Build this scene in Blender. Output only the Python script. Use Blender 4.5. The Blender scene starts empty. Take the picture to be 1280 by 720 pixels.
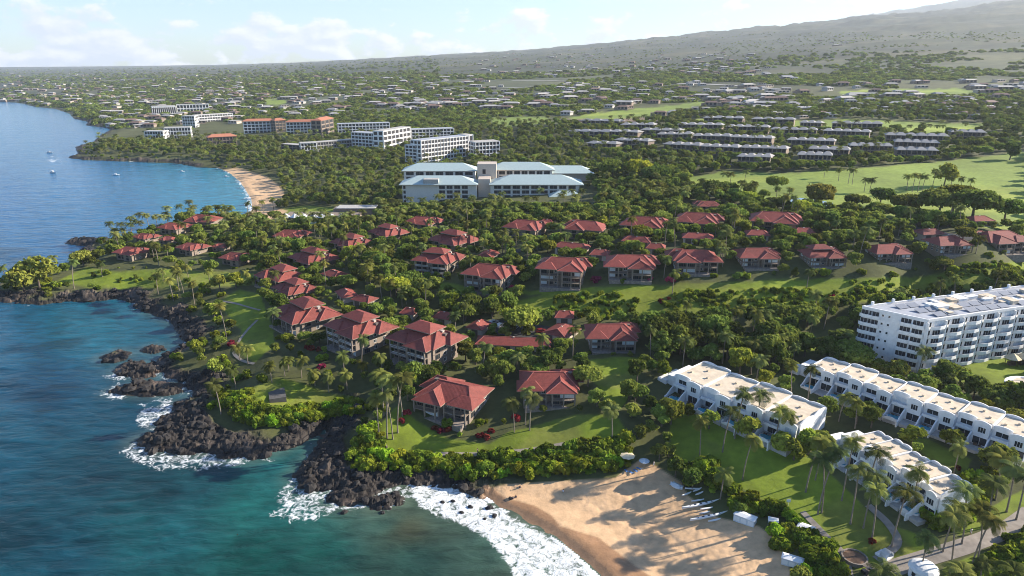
import bpy, math, random
import numpy as np
from mathutils import Vector, Matrix
R = math.radians
random.seed(7); RNG = np.random.default_rng(11)
C = bpy.context.scene.collection
SC = bpy.context.scene

# ------------------------------------------------------------------ camera, light, exposure
CAM_H, F_PX, PITCH = 110.0, 865.0, math.atan(282/865)
cd = bpy.data.cameras.new('camera'); cam = bpy.data.objects.new('camera', cd); C.objects.link(cam)
cam.location = (0, 0, CAM_H); cam.rotation_euler = (math.pi/2-PITCH, 0, 0)
cd.sensor_width = 36; cd.lens = 36*F_PX/1280; cd.clip_start = 1; cd.clip_end = 60000
SC.camera = cam
SUN_AZ, SUN_EL = R(77), R(24)           # azimuth clockwise from +Y (view direction)
sd = bpy.data.lights.new('sun', 'SUN'); sd.energy = 5.0; sd.angle = R(0.5); sd.color = (1, .90, .76)
so = bpy.data.objects.new('sun', sd); C.objects.link(so)
sv = Vector((math.sin(SUN_AZ)*math.cos(SUN_EL), math.cos(SUN_AZ)*math.cos(SUN_EL), math.sin(SUN_EL)))
so.rotation_euler = sv.to_track_quat('Z', 'Y').to_euler()
SC.view_settings.view_transform = 'Standard'; SC.view_settings.look = 'None'
SC.view_settings.exposure = 1.27; SC.view_settings.gamma = 1
SC.cycles.use_denoising = True; SC.cycles.filter_width = 1.0
SC.cycles.max_bounces = 5; SC.cycles.diffuse_bounces = 2; SC.cycles.glossy_bounces = 2
SC.cycles.transmission_bounces = 3; SC.cycles.transparent_max_bounces = 6; SC.cycles.volume_bounces = 1
SC.cycles.sample_clamp_indirect = 4

def build_world():
    w = bpy.data.worlds.new('World'); SC.world = w; w.use_nodes = True
    nt = w.node_tree; N, L = nt.nodes, nt.links; N.clear()
    out = N.new('ShaderNodeOutputWorld'); bg = N.new('ShaderNodeBackground'); bg.inputs[1].default_value = .105
    sky = N.new('ShaderNodeTexSky'); sky.sky_type = 'NISHITA'; sky.sun_disc = False
    sky.sun_elevation = SUN_EL; sky.sun_rotation = SUN_AZ; sky.altitude = 110; sky.air_density = 1.0; sky.dust_density = .3; sky.ozone_density = 2.5
    tc = N.new('ShaderNodeTexCoord'); sep = N.new('ShaderNodeSeparateXYZ'); L.new(tc.outputs['Generated'], sep.inputs[0])
    mp = N.new('ShaderNodeMapping'); mp.inputs['Scale'].default_value = (15, 15, 30); mp.inputs['Location'].default_value = (1.3, .2, .15)
    L.new(tc.outputs['Generated'], mp.inputs[0])
    n1 = N.new('ShaderNodeTexNoise'); n1.inputs['Scale'].default_value = 1.0; n1.inputs['Detail'].default_value = 8; n1.inputs['Roughness'].default_value = .55
    L.new(mp.outputs[0], n1.inputs['Vector'])
    mp2 = N.new('ShaderNodeMapping'); mp2.inputs['Scale'].default_value = (15, 15, 30); mp2.inputs['Location'].default_value = (1.3+.12, .2, .15+.2)
    L.new(tc.outputs['Generated'], mp2.inputs[0])
    n2 = N.new('ShaderNodeTexNoise'); n2.inputs['Scale'].default_value = 1.0; n2.inputs['Detail'].default_value = 5
    L.new(mp2.outputs[0], n2.inputs['Vector'])
    # cumulus bank hugging the horizon: threshold rises with elevation
    thr = N.new('ShaderNodeMapRange'); thr.inputs[1].default_value = .005; thr.inputs[2].default_value = .125
    thr.inputs[3].default_value = .40; thr.inputs[4].default_value = .70
    L.new(sep.outputs[2], thr.inputs[0])
    sub = N.new('ShaderNodeMath'); sub.operation = 'SUBTRACT'; L.new(n1.outputs[0], sub.inputs[0]); L.new(thr.outputs[0], sub.inputs[1])
    ms = N.new('ShaderNodeMapRange'); ms.inputs[1].default_value = 0; ms.inputs[2].default_value = .085; ms.interpolation_type = 'SMOOTHSTEP'
    L.new(sub.outputs[0], ms.inputs[0])
    # cloud tone: sunny tops vs grey bases (difference of shifted noise)
    df = N.new('ShaderNodeMath'); df.operation = 'SUBTRACT'; L.new(n1.outputs[0], df.inputs[0]); L.new(n2.outputs[0], df.inputs[1])
    tone = N.new('ShaderNodeMapRange'); tone.inputs[1].default_value = -.06; tone.inputs[2].default_value = .09
    L.new(df.outputs[0], tone.inputs[0])
    cc = N.new('ShaderNodeMix'); cc.data_type = 'RGBA'; cc.inputs[6].default_value = (3.0, 3.3, 3.75, 1); cc.inputs[7].default_value = (4.3, 4.35, 4.4, 1)
    L.new(tone.outputs[0], cc.inputs[0])
    mx = N.new('ShaderNodeMix'); mx.data_type = 'RGBA'; L.new(ms.outputs[0], mx.inputs[0])
    tn = N.new('ShaderNodeMix'); tn.data_type = 'RGBA'; tn.blend_type = 'MULTIPLY'; tn.inputs[0].default_value = 1; tn.inputs[7].default_value = (.59, .69, .81, 1)
    L.new(sky.outputs[0], tn.inputs[6]); L.new(tn.outputs[2], mx.inputs[6]); L.new(cc.outputs[2], mx.inputs[7])
    L.new(mx.outputs[2], bg.inputs[0]); L.new(bg.outputs[0], out.inputs[0])
build_world()

# ------------------------------------------------------------------ maths helpers
cp, sp = math.cos(PITCH), math.sin(PITCH)
def ray(px, py):
    x = (np.asarray(px, float)-640)/F_PX; v = (360-np.asarray(py, float))/F_PX
    return x, cp+v*sp, -sp+v*cp
def plane(px, py, z=0.0):
    dx, dy, dz = ray(px, py); t = (z-CAM_H)/dz
    return dx*t, dy*t
def project(x, y, z):
    x, y, z = np.asarray(x, float), np.asarray(y, float), np.asarray(z, float)-CAM_H
    d = y*cp-z*sp; u = y*sp+z*cp
    return 640+F_PX*x/d, 360-F_PX*u/d
def hsh(i, j, s=0):
    a = np.sin(i*127.1+j*311.7+s*74.7)*43758.5453
    return a-np.floor(a)
def vnoise(x, y, s=0):
    i, j = np.floor(x), np.floor(y); f, g = x-i, y-j
    f = f*f*(3-2*f); g = g*g*(3-2*g)
    return (hsh(i, j, s)*(1-f)+hsh(i+1, j, s)*f)*(1-g)+(hsh(i, j+1, s)*(1-f)+hsh(i+1, j+1, s)*f)*g
def fbm(x, y, o=4, s=0):
    t, a, n = 0, .5, 0
    for k in range(o): t = t+a*vnoise(x*2**k, y*2**k, s+k); n += a; a *= .5
    return t/n
def worley(x, y, s=0):
    i0, j0 = np.floor(x), np.floor(y); best = np.full(np.shape(x), 9.)
    for a in (-1, 0, 1):
        for b in (-1, 0, 1):
            i, j = i0+a, j0+b
            best = np.minimum(best, (x-i-hsh(i, j, s))**2+(y-j-hsh(i, j, s+5))**2)
    return np.sqrt(best)
def sstep(a, b, x):
    t = np.clip((x-a)/(b-a), 0, 1); return t*t*(3-2*t)
def poly_sd(x, y, P, want_idx=False, closed=True):
    """signed distance to a polygon, positive inside"""
    P = np.asarray(P, float); n = len(P)
    best = np.full(np.shape(x), 1e18); ins = np.zeros(np.shape(x), bool); idx = np.zeros(np.shape(x), int)
    for k in range(n):
        ax, ay = P[k]; bx, by = P[(k+1) % n]
        ex, ey = bx-ax, by-ay
        t = np.clip(((x-ax)*ex+(y-ay)*ey)/(ex*ex+ey*ey+1e-12), 0, 1)
        dd = (x-ax-ex*t)**2+(y-ay-ey*t)**2
        m = dd < best; best = np.where(m, dd, best)
        if want_idx: idx[m] = k
        c = ((ay > y) != (by > y))
        ins ^= c & (x < ex*(y-ay)/(ey if abs(ey) > 1e-9 else 1e-9)+ax)
    s = np.where(ins, 1, -1)*np.sqrt(best)
    return (s, idx) if want_idx else s

# ------------------------------------------------------------------ coast and terrain
# waterline seen in the photograph; s = sand, r = lava rock
COAST = [(850, 860, 's'), (800, 785, 's'), (748, 722, 's'), (712, 688, 's'), (680, 664, 's'), (650, 648, 's'), (628, 638, 's'), (612, 626, 's'), (598, 616, 'r'),
 (575, 606, 'r'), (545, 603, 'r'), (515, 602, 'r'), (492, 604, 'r'), (470, 613, 'r'), (452, 622, 'r'), (432, 628, 'r'), (416, 622, 'r'), (428, 612, 'r'), (405, 610, 'r'), (382, 606, 'r'),
 (376, 594, 'r'), (388, 580, 'r'), (398, 566, 'r'), (404, 552, 'r'), (412, 540, 'r'), (418, 528, 'r'), (408, 528, 'r'), (396, 540, 'r'), (372, 552, 'r'),
 (345, 562, 'r'), (320, 570, 'r'), (300, 566, 'r'), (283, 570, 'r'), (262, 562, 'r'), (240, 566, 'r'), (215, 562, 'r'), (188, 560, 'r'), (176, 550, 'r'),
 (192, 545, 'r'), (210, 535, 'r'), (206, 524, 'r'), (222, 516, 'r'), (222, 506, 'r'), (246, 498, 'r'), (250, 488, 'r'), (232, 482, 'r'), (236, 474, 'r'),
 (215, 470, 'r'), (200, 460, 'r'), (205, 447, 'r'), (226, 440, 'r'), (236, 428, 'r'), (228, 414, 'r'), (222, 404, 'r'), (205, 395, 'r'), (178, 386, 'r'), (172, 378, 'r'),
 (150, 372, 'r'), (118, 376, 'r'), (84, 375, 'r'), (50, 380, 'r'), (20, 377, 'r'), (-10, 376, 'r'), (-40, 372, 'r'), (-45, 362, 'r'), (0, 356, 'r'), (16, 352, 'r'), (28, 345, 'r'),
 (60, 340, 'r'), (82, 334, 'r'), (104, 324, 'r'), (98, 316, 'r'), (112, 308, 'r'), (86, 304, 'r'), (92, 299, 'r'), (120, 299, 'r'), (146, 300, 'r'), (172, 294, 'r'),
 (196, 284, 'r'), (225, 277, 'r'), (255, 272, 'r'), (285, 272, 'r'), (306, 272, 's'), (314, 262, 's'), (313, 250, 's'), (305, 236, 's'), (298, 226, 's'), (288, 217, 's'),
 (274, 210, 's'), (250, 209, 'r'), (222, 204, 'r'), (195, 203, 'r'), (165, 202, 'r'), (138, 201, 'r'), (108, 200, 'r'), (86, 197, 'r'), (100, 192, 'r'), (96, 184, 'r'),
 (118, 178, 'r'), (126, 170, 'r'), (140, 162, 'r'), (134, 159, 'r'), (108, 157, 'r'), (112, 152, 'r'), (92, 148, 's'), (88, 142, 's'), (70, 136, 's'), (42, 133, 's'), (30, 129, 's'),
 (0, 126.5, 'r'), (-60, 123, 'r'), (-250, 117, 'r')]
cxy = [plane(a, b) for a, b, _ in COAST]
LAND = [(float(a), float(b)) for a, b in cxy]+[(-9000, 3000), (-20000, 5000), (-20000, 30000), (30000, 30000), (30000, 20), (150, 20)]
SANDY = np.array([c[2] == 's' for c in COAST]+[False]*6)
ISLETS = [[(150, 462), (158, 457), (172, 455), (180, 458), (192, 457), (200, 463), (190, 469), (172, 470), (156, 467)],
          [(146, 489), (160, 484), (172, 481), (190, 480), (208, 482), (226, 482), (222, 489), (206, 492), (190, 493), (170, 491)],
          [(184, 437), (190, 434), (198, 436), (194, 439)],
          [(133, 446), (146, 441), (157, 444), (152, 448), (140, 450)], [(468, 627), (480, 622), (492, 626), (484, 632), (472, 632)]]
ISLETS = [[tuple(map(float, plane(a, b))) for a, b in I] for I in ISLETS]
# ground heights read off the photograph: (pixel x, pixel y, metres)
HC = [(600, 548, 7), (540, 555, 6.5), (700, 545, 7.5), (575, 515, 8), (685, 512, 9), (765, 446, 13), (775, 490, 11), (451, 446, 9.5), (533, 460, 9.5), (383, 422, 9),
 (366, 362, 11), (440, 352, 13), (297, 335, 8), (241, 325, 8), (165, 338, 7), (256, 284, 6), (200, 306, 7), (250, 345, 7), (100, 345, 5), (40, 365, 4), (310, 385, 8), (340, 480, 7.5), (410, 490, 8),
 (300, 510, 6), (350, 530, 5), (250, 530, 4), (430, 470, 9), (470, 520, 8), (450, 580, 5), (550, 595, 5), (640, 585, 5.5), (760, 580, 6), (640, 600, 3.5), (720, 610, 3.5), (800, 600, 4), (850, 620, 4.2), (900, 680, 4.4), (940, 715, 4.5),
 (860, 560, 7), (960, 600, 7), (1040, 660, 6.8), (1150, 690, 7.2), (1280, 690, 8), (1280, 800, 8), (900, 800, 3.5), (830, 500, 10), (930, 540, 9), (1030, 560, 9), (1110, 620, 8.5), (1190, 640, 8.5), (1000, 480, 12), (1150, 535, 11), (1280, 565, 11),
 (1071, 433, 13), (1160, 456, 12), (1280, 445, 13), (620, 392, 12.5), (700, 400, 13.5), (800, 402, 14), (900, 410, 14), (1000, 402, 15), (1050, 420, 14), (1150, 372, 18), (1280, 352, 21), (850, 450, 13), (950, 450, 13),
 (548, 346, 15), (610, 362, 17), (705, 358, 20), (789, 355, 22), (869, 349, 24), (946, 347, 25), (1027, 344, 26), (1108, 343, 27), (1184, 331, 29), (1252, 321, 31),
 (440, 308, 15), (486, 297, 15), (530, 287, 15), (568, 308, 17), (660, 296, 22), (733, 293, 24), (806, 287, 26), (874, 282, 28), (970, 280, 30), (365, 298, 10), (400, 325, 12),
 (560, 256, 13), (680, 250, 17), (780, 245, 22), (450, 272, 8), (360, 262, 4), (340, 235, 3), (400, 225, 7), (550, 210, 10), (470, 188, 10), (300, 195, 6), (200, 196, 5), (130, 190, 4),
 (900, 228, 29), (1000, 240, 31), (1000, 215, 33), (1100, 250, 32), (1200, 230, 35), (1280, 230, 36), (1280, 190, 40), (1150, 200, 37), (880, 190, 33), (760, 170, 33), (1000, 180, 38), (1180, 175, 42), (640, 160, 28),
 (1280, 160, 46), (1100, 155, 46), (820, 140, 42), (1280, 280, 33), (1130, 285, 31), (350, 160, 12), (200, 165, 6), (130, 150, 5), (250, 140, 14)]
FARC = [(-300, 2500, 3), (-300, 5000, 10), (-300, 12000, 24), (0, 2700, 8), (0, 6000, 20), (0, 12500, 30), (320, 2500, 40), (320, 6000, 66), (320, 12500, 84),
 (480, 2200, 55), (480, 5000, 108), (480, 10000, 165), (640, 1500, 48), (640, 3000, 92), (640, 6000, 172), (640, 9500, 253), (640, 12500, 280), (800, 1600, 60), (800, 3500, 138), (800, 8500, 345), (800, 12500, 400),
 (960, 1500, 72), (960, 3000, 160), (960, 5000, 295), (960, 7500, 455), (960, 10000, 520), (960, 12500, 600), (1100, 1500, 78), (1100, 2800, 180), (1100, 5000, 362), (1100, 7000, 522), (1100, 9500, 600), (1100, 12500, 915),
 (1280, 1350, 76), (1280, 2500, 182), (1280, 4500, 392), (1280, 6500, 636), (1280, 8500, 730), (1280, 12500, 1300), (1500, 1000, 70), (1500, 2500, 230), (1500, 5000, 560), (1500, 8000, 900), (1500, 12500, 1500)]
cx_, cy_, cz_ = [], [], []
for a, b, h in HC:
    x, y = plane(a, b, h); cx_.append(x/y); cy_.append(math.log(y)); cz_.append(h)
for a, Y, h in FARC:
    v = (h-CAM_H)/Y; k = (a-640)/F_PX/(cp*1.0+sp*.3); cx_.append(k); cy_.append(math.log(Y)); cz_.append(h)
PC = np.array([cx_, cy_]).T*np.array([1.0, .7]); ZC = np.sqrt(np.array(cz_))
def _phi(r): return r**2*np.log(r+1e-9)
n_ = len(ZC); A = np.zeros((n_+3, n_+3))
A[:n_, :n_] = _phi(np.linalg.norm(PC[:, None]-PC[None], axis=2))+np.eye(n_)*2e-4
A[:n_, n_] = 1; A[:n_, n_+1:] = PC; A[n_, :n_] = 1; A[n_+1:, :n_] = PC.T
WC = np.linalg.solve(A, np.concatenate([ZC, [0, 0, 0]]))
def base_height(X, Y):
    q = np.stack([np.clip(X/Y, -1.0, .95), np.log(Y)*.7], -1); o = WC[n_]+q@WC[n_+1:]
    for i in range(n_): o = o+WC[i]*_phi(np.hypot(q[..., 0]-PC[i, 0], q[..., 1]-PC[i, 1]))
    return np.maximum(o, .6)**2

def rows_from_pixels(p0, p1, step, far, nfar):
    ys = [float(plane(640, p)[1]) for p in np.arange(p0, p1, -step)]
    return np.array(ys+list(np.geomspace(ys[-1], far, nfar+1)[1:]))
GY = rows_from_pixels(880, 104, 1.55, 13000, 46); GK = np.concatenate([np.linspace(-3, -1.1, 30), np.linspace(-1.05, 1.05, 760), np.linspace(1.08, 3, 70)])
KK, YY = np.meshgrid(GK, GY); XX = KK*YY
CD, ci = poly_sd(XX, YY, LAND, True)
SAND_SHORE = SANDY[ci]
def seg_dist(x, y, flag):
    best = np.full(np.shape(x), 1e18); n = len(LAND)
    for k in range(n-6):
        if SANDY[k] != flag: continue
        ax, ay = LAND[k]; bx, by = LAND[(k+1) % n]; ex, ey = bx-ax, by-ay
        t = np.clip(((x-ax)*ex+(y-ay)*ey)/(ex*ex+ey*ey), 0, 1); best = np.minimum(best, (x-ax-ex*t)**2+(y-ay-ey*t)**2)
    return np.sqrt(best)
SANDINESS = sstep(-22, 22, seg_dist(XX, YY, False)-seg_dist(XX, YY, True))
for I in ISLETS: CD = np.maximum(CD, poly_sd(XX, YY, I)*.8)
HB = base_height(XX, YY)
PXI, PYI = project(XX, YY, np.where(CD > 0, HB, 0))
# zones, drawn as outlines in the photograph and looked up on the ground
Z_LAWN = {
 'front': [(474, 528), (498, 505), (520, 520), (560, 536), (610, 540), (640, 528), (720, 516), (770, 520), (790, 545), (742, 552), (700, 556), (640, 563), (560, 565), (500, 563), (482, 556)],
 'side': [(733, 450), (768, 446), (806, 448), (792, 482), (776, 512), (758, 514), (752, 490), (736, 470)],
 'right': [(836, 540), (840, 518), (872, 512), (905, 535), (960, 550), (1010, 570), (1045, 600), (1095, 648), (1150, 668), (1180, 690), (1110, 715), (1085, 712), (1050, 690), (1000, 645), (940, 612), (890, 585), (846, 570)],
 'point': [(70, 350), (110, 334), (150, 340), (215, 336), (275, 340), (325, 344), (330, 356), (260, 358), (180, 352), (110, 354)],
 'shade': [(272, 374), (300, 362), (325, 368), (338, 400), (345, 430), (320, 450), (296, 436), (300, 410)],
 'park': [(300, 500), (318, 482), (345, 472), (400, 478), (455, 486), (452, 496), (400, 500), (345, 512), (318, 512)],
 'strip': [(985, 436), (1020, 424), (1068, 412), (1072, 424), (1050, 430), (1010, 440)],
 'east': [(1130, 548), (1160, 550), (1215, 575), (1205, 590), (1160, 572)], 'strip2': [(1225, 642), (1290, 604), (1290, 640), (1240, 658), (1200, 670), (1190, 662)], 'strip3': [(1180, 706), (1215, 694), (1240, 690), (1225, 724), (1180, 730)],
 'back': [(1236, 440), (1290, 440), (1290, 500), (1240, 490), (1180, 470)],
 'hotel': [(340, 262), (380, 256), (440, 262), (430, 284), (350, 284)],
 'bluff': [(500, 350), (520, 346), (600, 362), (680, 362), (820, 356), (960, 350), (1150, 346), (1280, 326), (1290, 334), (1160, 352), (960, 358), (820, 362), (690, 368), (560, 366)]}
Z_SLOPE = [(640, 376), (700, 366), (830, 360), (960, 354), (1110, 350), (1290, 334), (1290, 356), (1150, 366), (1060, 380), (960, 386), (860, 402), (770, 398), (690, 392), (640, 392)]
Z_GOLF = [[(858, 222), (905, 214), (980, 217), (1070, 211), (1160, 204), (1290, 188), (1300, 290), (1230, 284), (1150, 276), (1060, 268), (1000, 264), (950, 250), (915, 238), (880, 240), (860, 236)],
          [(703, 149), (740, 142), (800, 136), (880, 127), (884, 131), (830, 139), (815, 146), (760, 149)], [(612, 148), (682, 146), (692, 154), (640, 158), (618, 156)],
          [(985, 152), (1060, 149), (1130, 152), (1232, 155), (1215, 172), (1180, 170), (1100, 162), (1010, 160), (990, 158)], [(330, 125), (356, 124), (358, 130), (334, 131)],
          [(495, 127), (512, 126), (510, 134), (496, 134)], [(860, 150), (905, 148), (905, 153), (865, 155)], [(1108, 112), (1200, 110), (1230, 118), (1150, 118)], [(1050, 115), (1085, 112), (1088, 118), (1052, 118)]]
Z_SAND = [(592, 606), (606, 597), (660, 593), (700, 592), (770, 588), (800, 568), (822, 578), (852, 596), (860, 612), (900, 640), (948, 650), (985, 674), (990, 720), (1010, 860), (700, 900), (560, 700)]
Z_SAND2 = [(270, 208), (296, 206), (332, 218), (352, 232), (356, 246), (342, 256), (360, 262), (330, 280), (300, 276), (305, 245), (285, 222)]
Z_DRY = [(708, 148), (820, 144), (850, 143), (830, 150), (760, 156), (700, 154)]
Z_ROCKY = [(165, 560), (176, 528), (205, 512), (225, 502), (255, 504), (264, 520), (292, 533), (330, 540), (372, 540), (404, 528), (425, 528), (432, 552), (434, 582), (470, 588), (540, 594), (600, 604), (612, 620), (560, 640), (420, 650), (340, 610), (330, 590), (240, 590)]
Z_WET = [(596, 606), (622, 614), (645, 619), (668, 626), (690, 640), (700, 654), (722, 661), (748, 668), (768, 684), (790, 700), (815, 716), (860, 760), (900, 860), (700, 900), (600, 690)]
def zone_masks(px, py, nz):
    m = {}
    q, w = px+nz*3, py+nz*2
    m['lawn'] = np.zeros(np.shape(px))
    for P in Z_LAWN.values(): m['lawn'] = np.maximum(m['lawn'], sstep(-1.2, 1.2, poly_sd(q, w, P)))
    m['slope'] = sstep(-2, 2, poly_sd(q, w, Z_SLOPE))
    m['golf'] = np.zeros(np.shape(px))
    for P in Z_GOLF: m['golf'] = np.maximum(m['golf'], sstep(-1, 1, poly_sd(q, w, P)))
    m['sand'] = np.maximum(sstep(-1, 1.5, poly_sd(px+nz, py+nz, Z_SAND)), sstep(-1, 1, poly_sd(px, py, Z_SAND2)))
    m['dry'] = sstep(-1, 1, poly_sd(q, w, Z_DRY))
    m['rocky'] = sstep(-3, 3, poly_sd(q, w, Z_ROCKY))
    return m
NZ = fbm(XX/9, YY/9, 3)*2-1
ZM = zone_masks(PXI, PYI, NZ)
ramp = 24+41*SANDINESS
GZ = HB*sstep(-2, 1, CD)*np.where(CD > 0, np.minimum(1, (np.maximum(CD, 0)/ramp)**.75), 0)
GZ = np.where(CD > 0, GZ, np.maximum(-8, CD*(.25-.19*SANDINESS)))
rock_w = 7+NZ*8
ROCK = (1-sstep(.35, .65, SANDINESS))*sstep(-6, -1, CD)*(1-sstep(rock_w-3, rock_w+3, CD))
ROCK = np.maximum(ROCK, ZM['rocky']*sstep(-7, -1, CD)*(1-ZM['sand']*sstep(2, 8, CD)))*(1-ZM['lawn'])*(YY < 1500)
w1 = worley(XX/6.5+NZ*.4, YY/6.5, 1); w2 = worley(XX/2.6, YY/2.6, 9); w3 = worley(XX/1.15, YY/1.15, 4)
GZ = GZ+ROCK*(1.1*(.75-w1)+1.05*(.6-w2)+.7*(.5-w3)+1.5*(.25-np.abs(fbm(XX/2.4, YY/1.6, 3, 5)-.5))+.3)*sstep(-7, 2, CD)
GZ = GZ+(1-ROCK)*(CD > 15)*(YY < 900)*(fbm(XX/14, YY/14, 3, 8)-.5)*.5*(1-ZM['sand'])
GZ = GZ+(YY > 1500)*(fbm(XX/260, YY/260, 5, 3)-.5)*np.clip((YY-1500)/5000, 0, 1)*np.clip(XX/YY+.5, 0, 1)*110
_q = GZ/.75; GZ = np.where(ROCK > .5, GZ+.55*((np.round(_q)-_q)*.75)*ROCK, GZ)      # broken ledges
# foot-trodden sand: gentle dimples
GZ = GZ+ZM['sand']*sstep(10, 16, CD)*(YY < 300)*(.22*(.5-worley(XX/1.5, YY/1.5, 2))*(.4+.8*fbm(XX/9, YY/9, 3, 66))+(fbm(XX/5, YY/5, 2, 6)-.5)*.07)
for P in ([(676, 594), (700, 606), (730, 618), (770, 634), (800, 650), (820, 666)], [(760, 600), (790, 612), (812, 640), (850, 672), (880, 700)], [(690, 640), (740, 645), (790, 668), (830, 700)]):
    tx, ty = plane([p[0] for p in P], [p[1] for p in P], 3.5); td = np.full(XX.shape, 99.); nr = YY < 260
    for k in range(len(P)-1):
        ex, ey = tx[k+1]-tx[k], ty[k+1]-ty[k]; t = np.clip(((XX[nr]-tx[k])*ex+(YY[nr]-ty[k])*ey)/(ex*ex+ey*ey), 0, 1); td[nr] = np.minimum(td[nr], np.hypot(XX[nr]-tx[k]-ex*t, YY[nr]-ty[k]-ey*t))
    GZ = GZ-.22*(1-sstep(.3, 1.3, td))*(.4+worley(XX/.9, YY/.9, 8))*ZM['sand']*sstep(14, 18, CD)      # trodden trail
GZ = np.where((CD > 0) & (SANDINESS > .5), np.maximum(GZ, .75*sstep(0, 5, CD)), GZ)
def ground(x, y):
    """height of the terrain mesh at x, y"""
    x, y = np.asarray(x, float), np.asarray(y, float)
    c = np.interp(x/y, GK, np.arange(len(GK))); r = np.interp(y, GY, np.arange(len(GY)))
    c = np.clip(c, 0, len(GK)-1.001); r = np.clip(r, 0, len(GY)-1.001)
    i, j = r.astype(int), c.astype(int); f, g = r-i, c-j
    return (GZ[i, j]*(1-g)+GZ[i, j+1]*g)*(1-f)+(GZ[i+1, j]*(1-g)+GZ[i+1, j+1]*g)*f
def grid_at(Afield, x, y):
    c = np.interp(x/y, GK, np.arange(len(GK))).round().astype(int)
    r = np.clip(np.interp(y, GY, np.arange(len(GY))), 0, len(GY)-1).round().astype(int)
    return Afield[r, c]
_T = np.geomspace(85, 12900, 900)
def gp_many(px, py):
    dx, dy, dz = ray(px, py); dx, dy, dz = np.atleast_1d(dx), np.atleast_1d(dy)+0*np.atleast_1d(dx), np.atleast_1d(dz)+0*np.atleast_1d(dx)
    Y = _T[None]; X = (dx/dy)[:, None]*Y; Zr = CAM_H+(dz/dy)[:, None]*Y
    below = Zr <= np.maximum(ground(X, np.broadcast_to(Y, X.shape)), 0)
    i = np.where(below.any(1), below.argmax(1), len(_T)-1); i = np.maximum(i, 1)
    lo, hi = _T[i-1].copy(), _T[i].copy()
    for _ in range(14):
        m = (lo+hi)/2; b = CAM_H+dz/dy*m <= np.maximum(ground(dx/dy*m, m), 0)
        hi = np.where(b, m, hi); lo = np.where(b, lo, m)
    x, y = dx/dy*hi, hi
    return x, y, np.maximum(ground(x, y), 0)
def gp(px, py):
    x, y, z = gp_many(np.array([px], float), np.array([py], float)); return Vector((x[0], y[0], z[0]))

# ------------------------------------------------------------------ materials
def nodes(name):
    m = bpy.data.materials.new(name); m.use_nodes = True
    return m, m.node_tree.nodes, m.node_tree.links, m.node_tree.nodes['Principled BSDF']
def plain(name, col, rough=.7, var=.12, scale=1.5, bump=0, metal=0, spec=.3):
    m, N, L, b = nodes(name)
    tc = N.new('ShaderNodeTexCoord'); no = N.new('ShaderNodeTexNoise'); no.inputs['Scale'].default_value = scale; no.inputs['Detail'].default_value = 5
    L.new(tc.outputs['Object'], no.inputs['Vector'])
    oi = N.new('ShaderNodeObjectInfo')
    mr = N.new('ShaderNodeMapRange'); mr.inputs[1].default_value = .3; mr.inputs[2].default_value = .7; mr.inputs[3].default_value = 1-var; mr.inputs[4].default_value = 1+var
    L.new(no.outputs[0], mr.inputs[0])
    mx = N.new('ShaderNodeMix'); mx.data_type = 'RGBA'; mx.blend_type = 'MULTIPLY'; mx.inputs[0].default_value = 1
    mx.inputs[6].default_value = (*col, 1); L.new(mr.outputs[0], mx.inputs[7]); L.new(mx.outputs[2], b.inputs['Base Color'])
    b.inputs['Roughness'].default_value = rough; b.inputs['Metallic'].default_value = metal; b.inputs['Specular IOR Level'].default_value = spec
    if bump:
        bp = N.new('ShaderNodeBump'); bp.inputs['Strength'].default_value = bump; bp.inputs['Distance'].default_value = .1
        L.new(no.outputs[0], bp.inputs['Height']); L.new(bp.outputs[0], b.inputs['Normal'])
    return m
def tile_mat(name, col, var=.25, scale=2.2):
    """roof: courses of tiles along the slope as fine relief, weathered colour patches"""
    m, N, L, b = nodes(name)
    tc = N.new('ShaderNodeTexCoord'); wv = N.new('ShaderNodeTexWave'); wv.bands_direction = 'Z'; wv.inputs['Scale'].default_value = scale; wv.inputs['Distortion'].default_value = .6
    L.new(tc.outputs['Object'], wv.inputs['Vector'])
    n1 = N.new('ShaderNodeTexNoise'); n1.inputs['Scale'].default_value = .6; n1.inputs['Detail'].default_value = 6; L.new(tc.outputs['Object'], n1.inputs['Vector'])
    n2 = N.new('ShaderNodeTexNoise'); n2.inputs['Scale'].default_value = 3.5; n2.inputs['Detail'].default_value = 3; L.new(tc.outputs['Object'], n2.inputs['Vector'])
    oi = N.new('ShaderNodeObjectInfo')
    ad = N.new('ShaderNodeMath'); ad.operation = 'ADD'; L.new(n1.outputs[0], ad.inputs[0]); L.new(n2.outputs[0], ad.inputs[1])
    ad2 = N.new('ShaderNodeMath'); ad2.operation = 'MULTIPLY_ADD'; ad2.inputs[1].default_value = .42; L.new(oi.outputs['Random'], ad2.inputs[0]); L.new(ad.outputs[0], ad2.inputs[2])
    mr = N.new('ShaderNodeMapRange'); mr.inputs[1].default_value = .72; mr.inputs[2].default_value = 1.62; mr.inputs[3].default_value = 1-var; mr.inputs[4].default_value = 1+var
    L.new(ad2.outputs[0], mr.inputs[0])
    mx = N.new('ShaderNodeMix'); mx.data_type = 'RGBA'; mx.blend_type = 'MULTIPLY'; mx.inputs[0].default_value = 1
    mx.inputs[6].default_value = (*col, 1); L.new(mr.outputs[0], mx.inputs[7]); L.new(mx.outputs[2], b.inputs['Base Color'])
    bp = N.new('ShaderNodeBump'); bp.inputs['Strength'].default_value = .5; bp.inputs['Distance'].default_value = .12
    L.new(wv.outputs[0], bp.inputs['Height']); L.new(bp.outputs[0], b.inputs['Normal'])
    b.inputs['Roughness'].default_value = .65; b.inputs['Specular IOR Level'].default_value = .25
    return m
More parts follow.
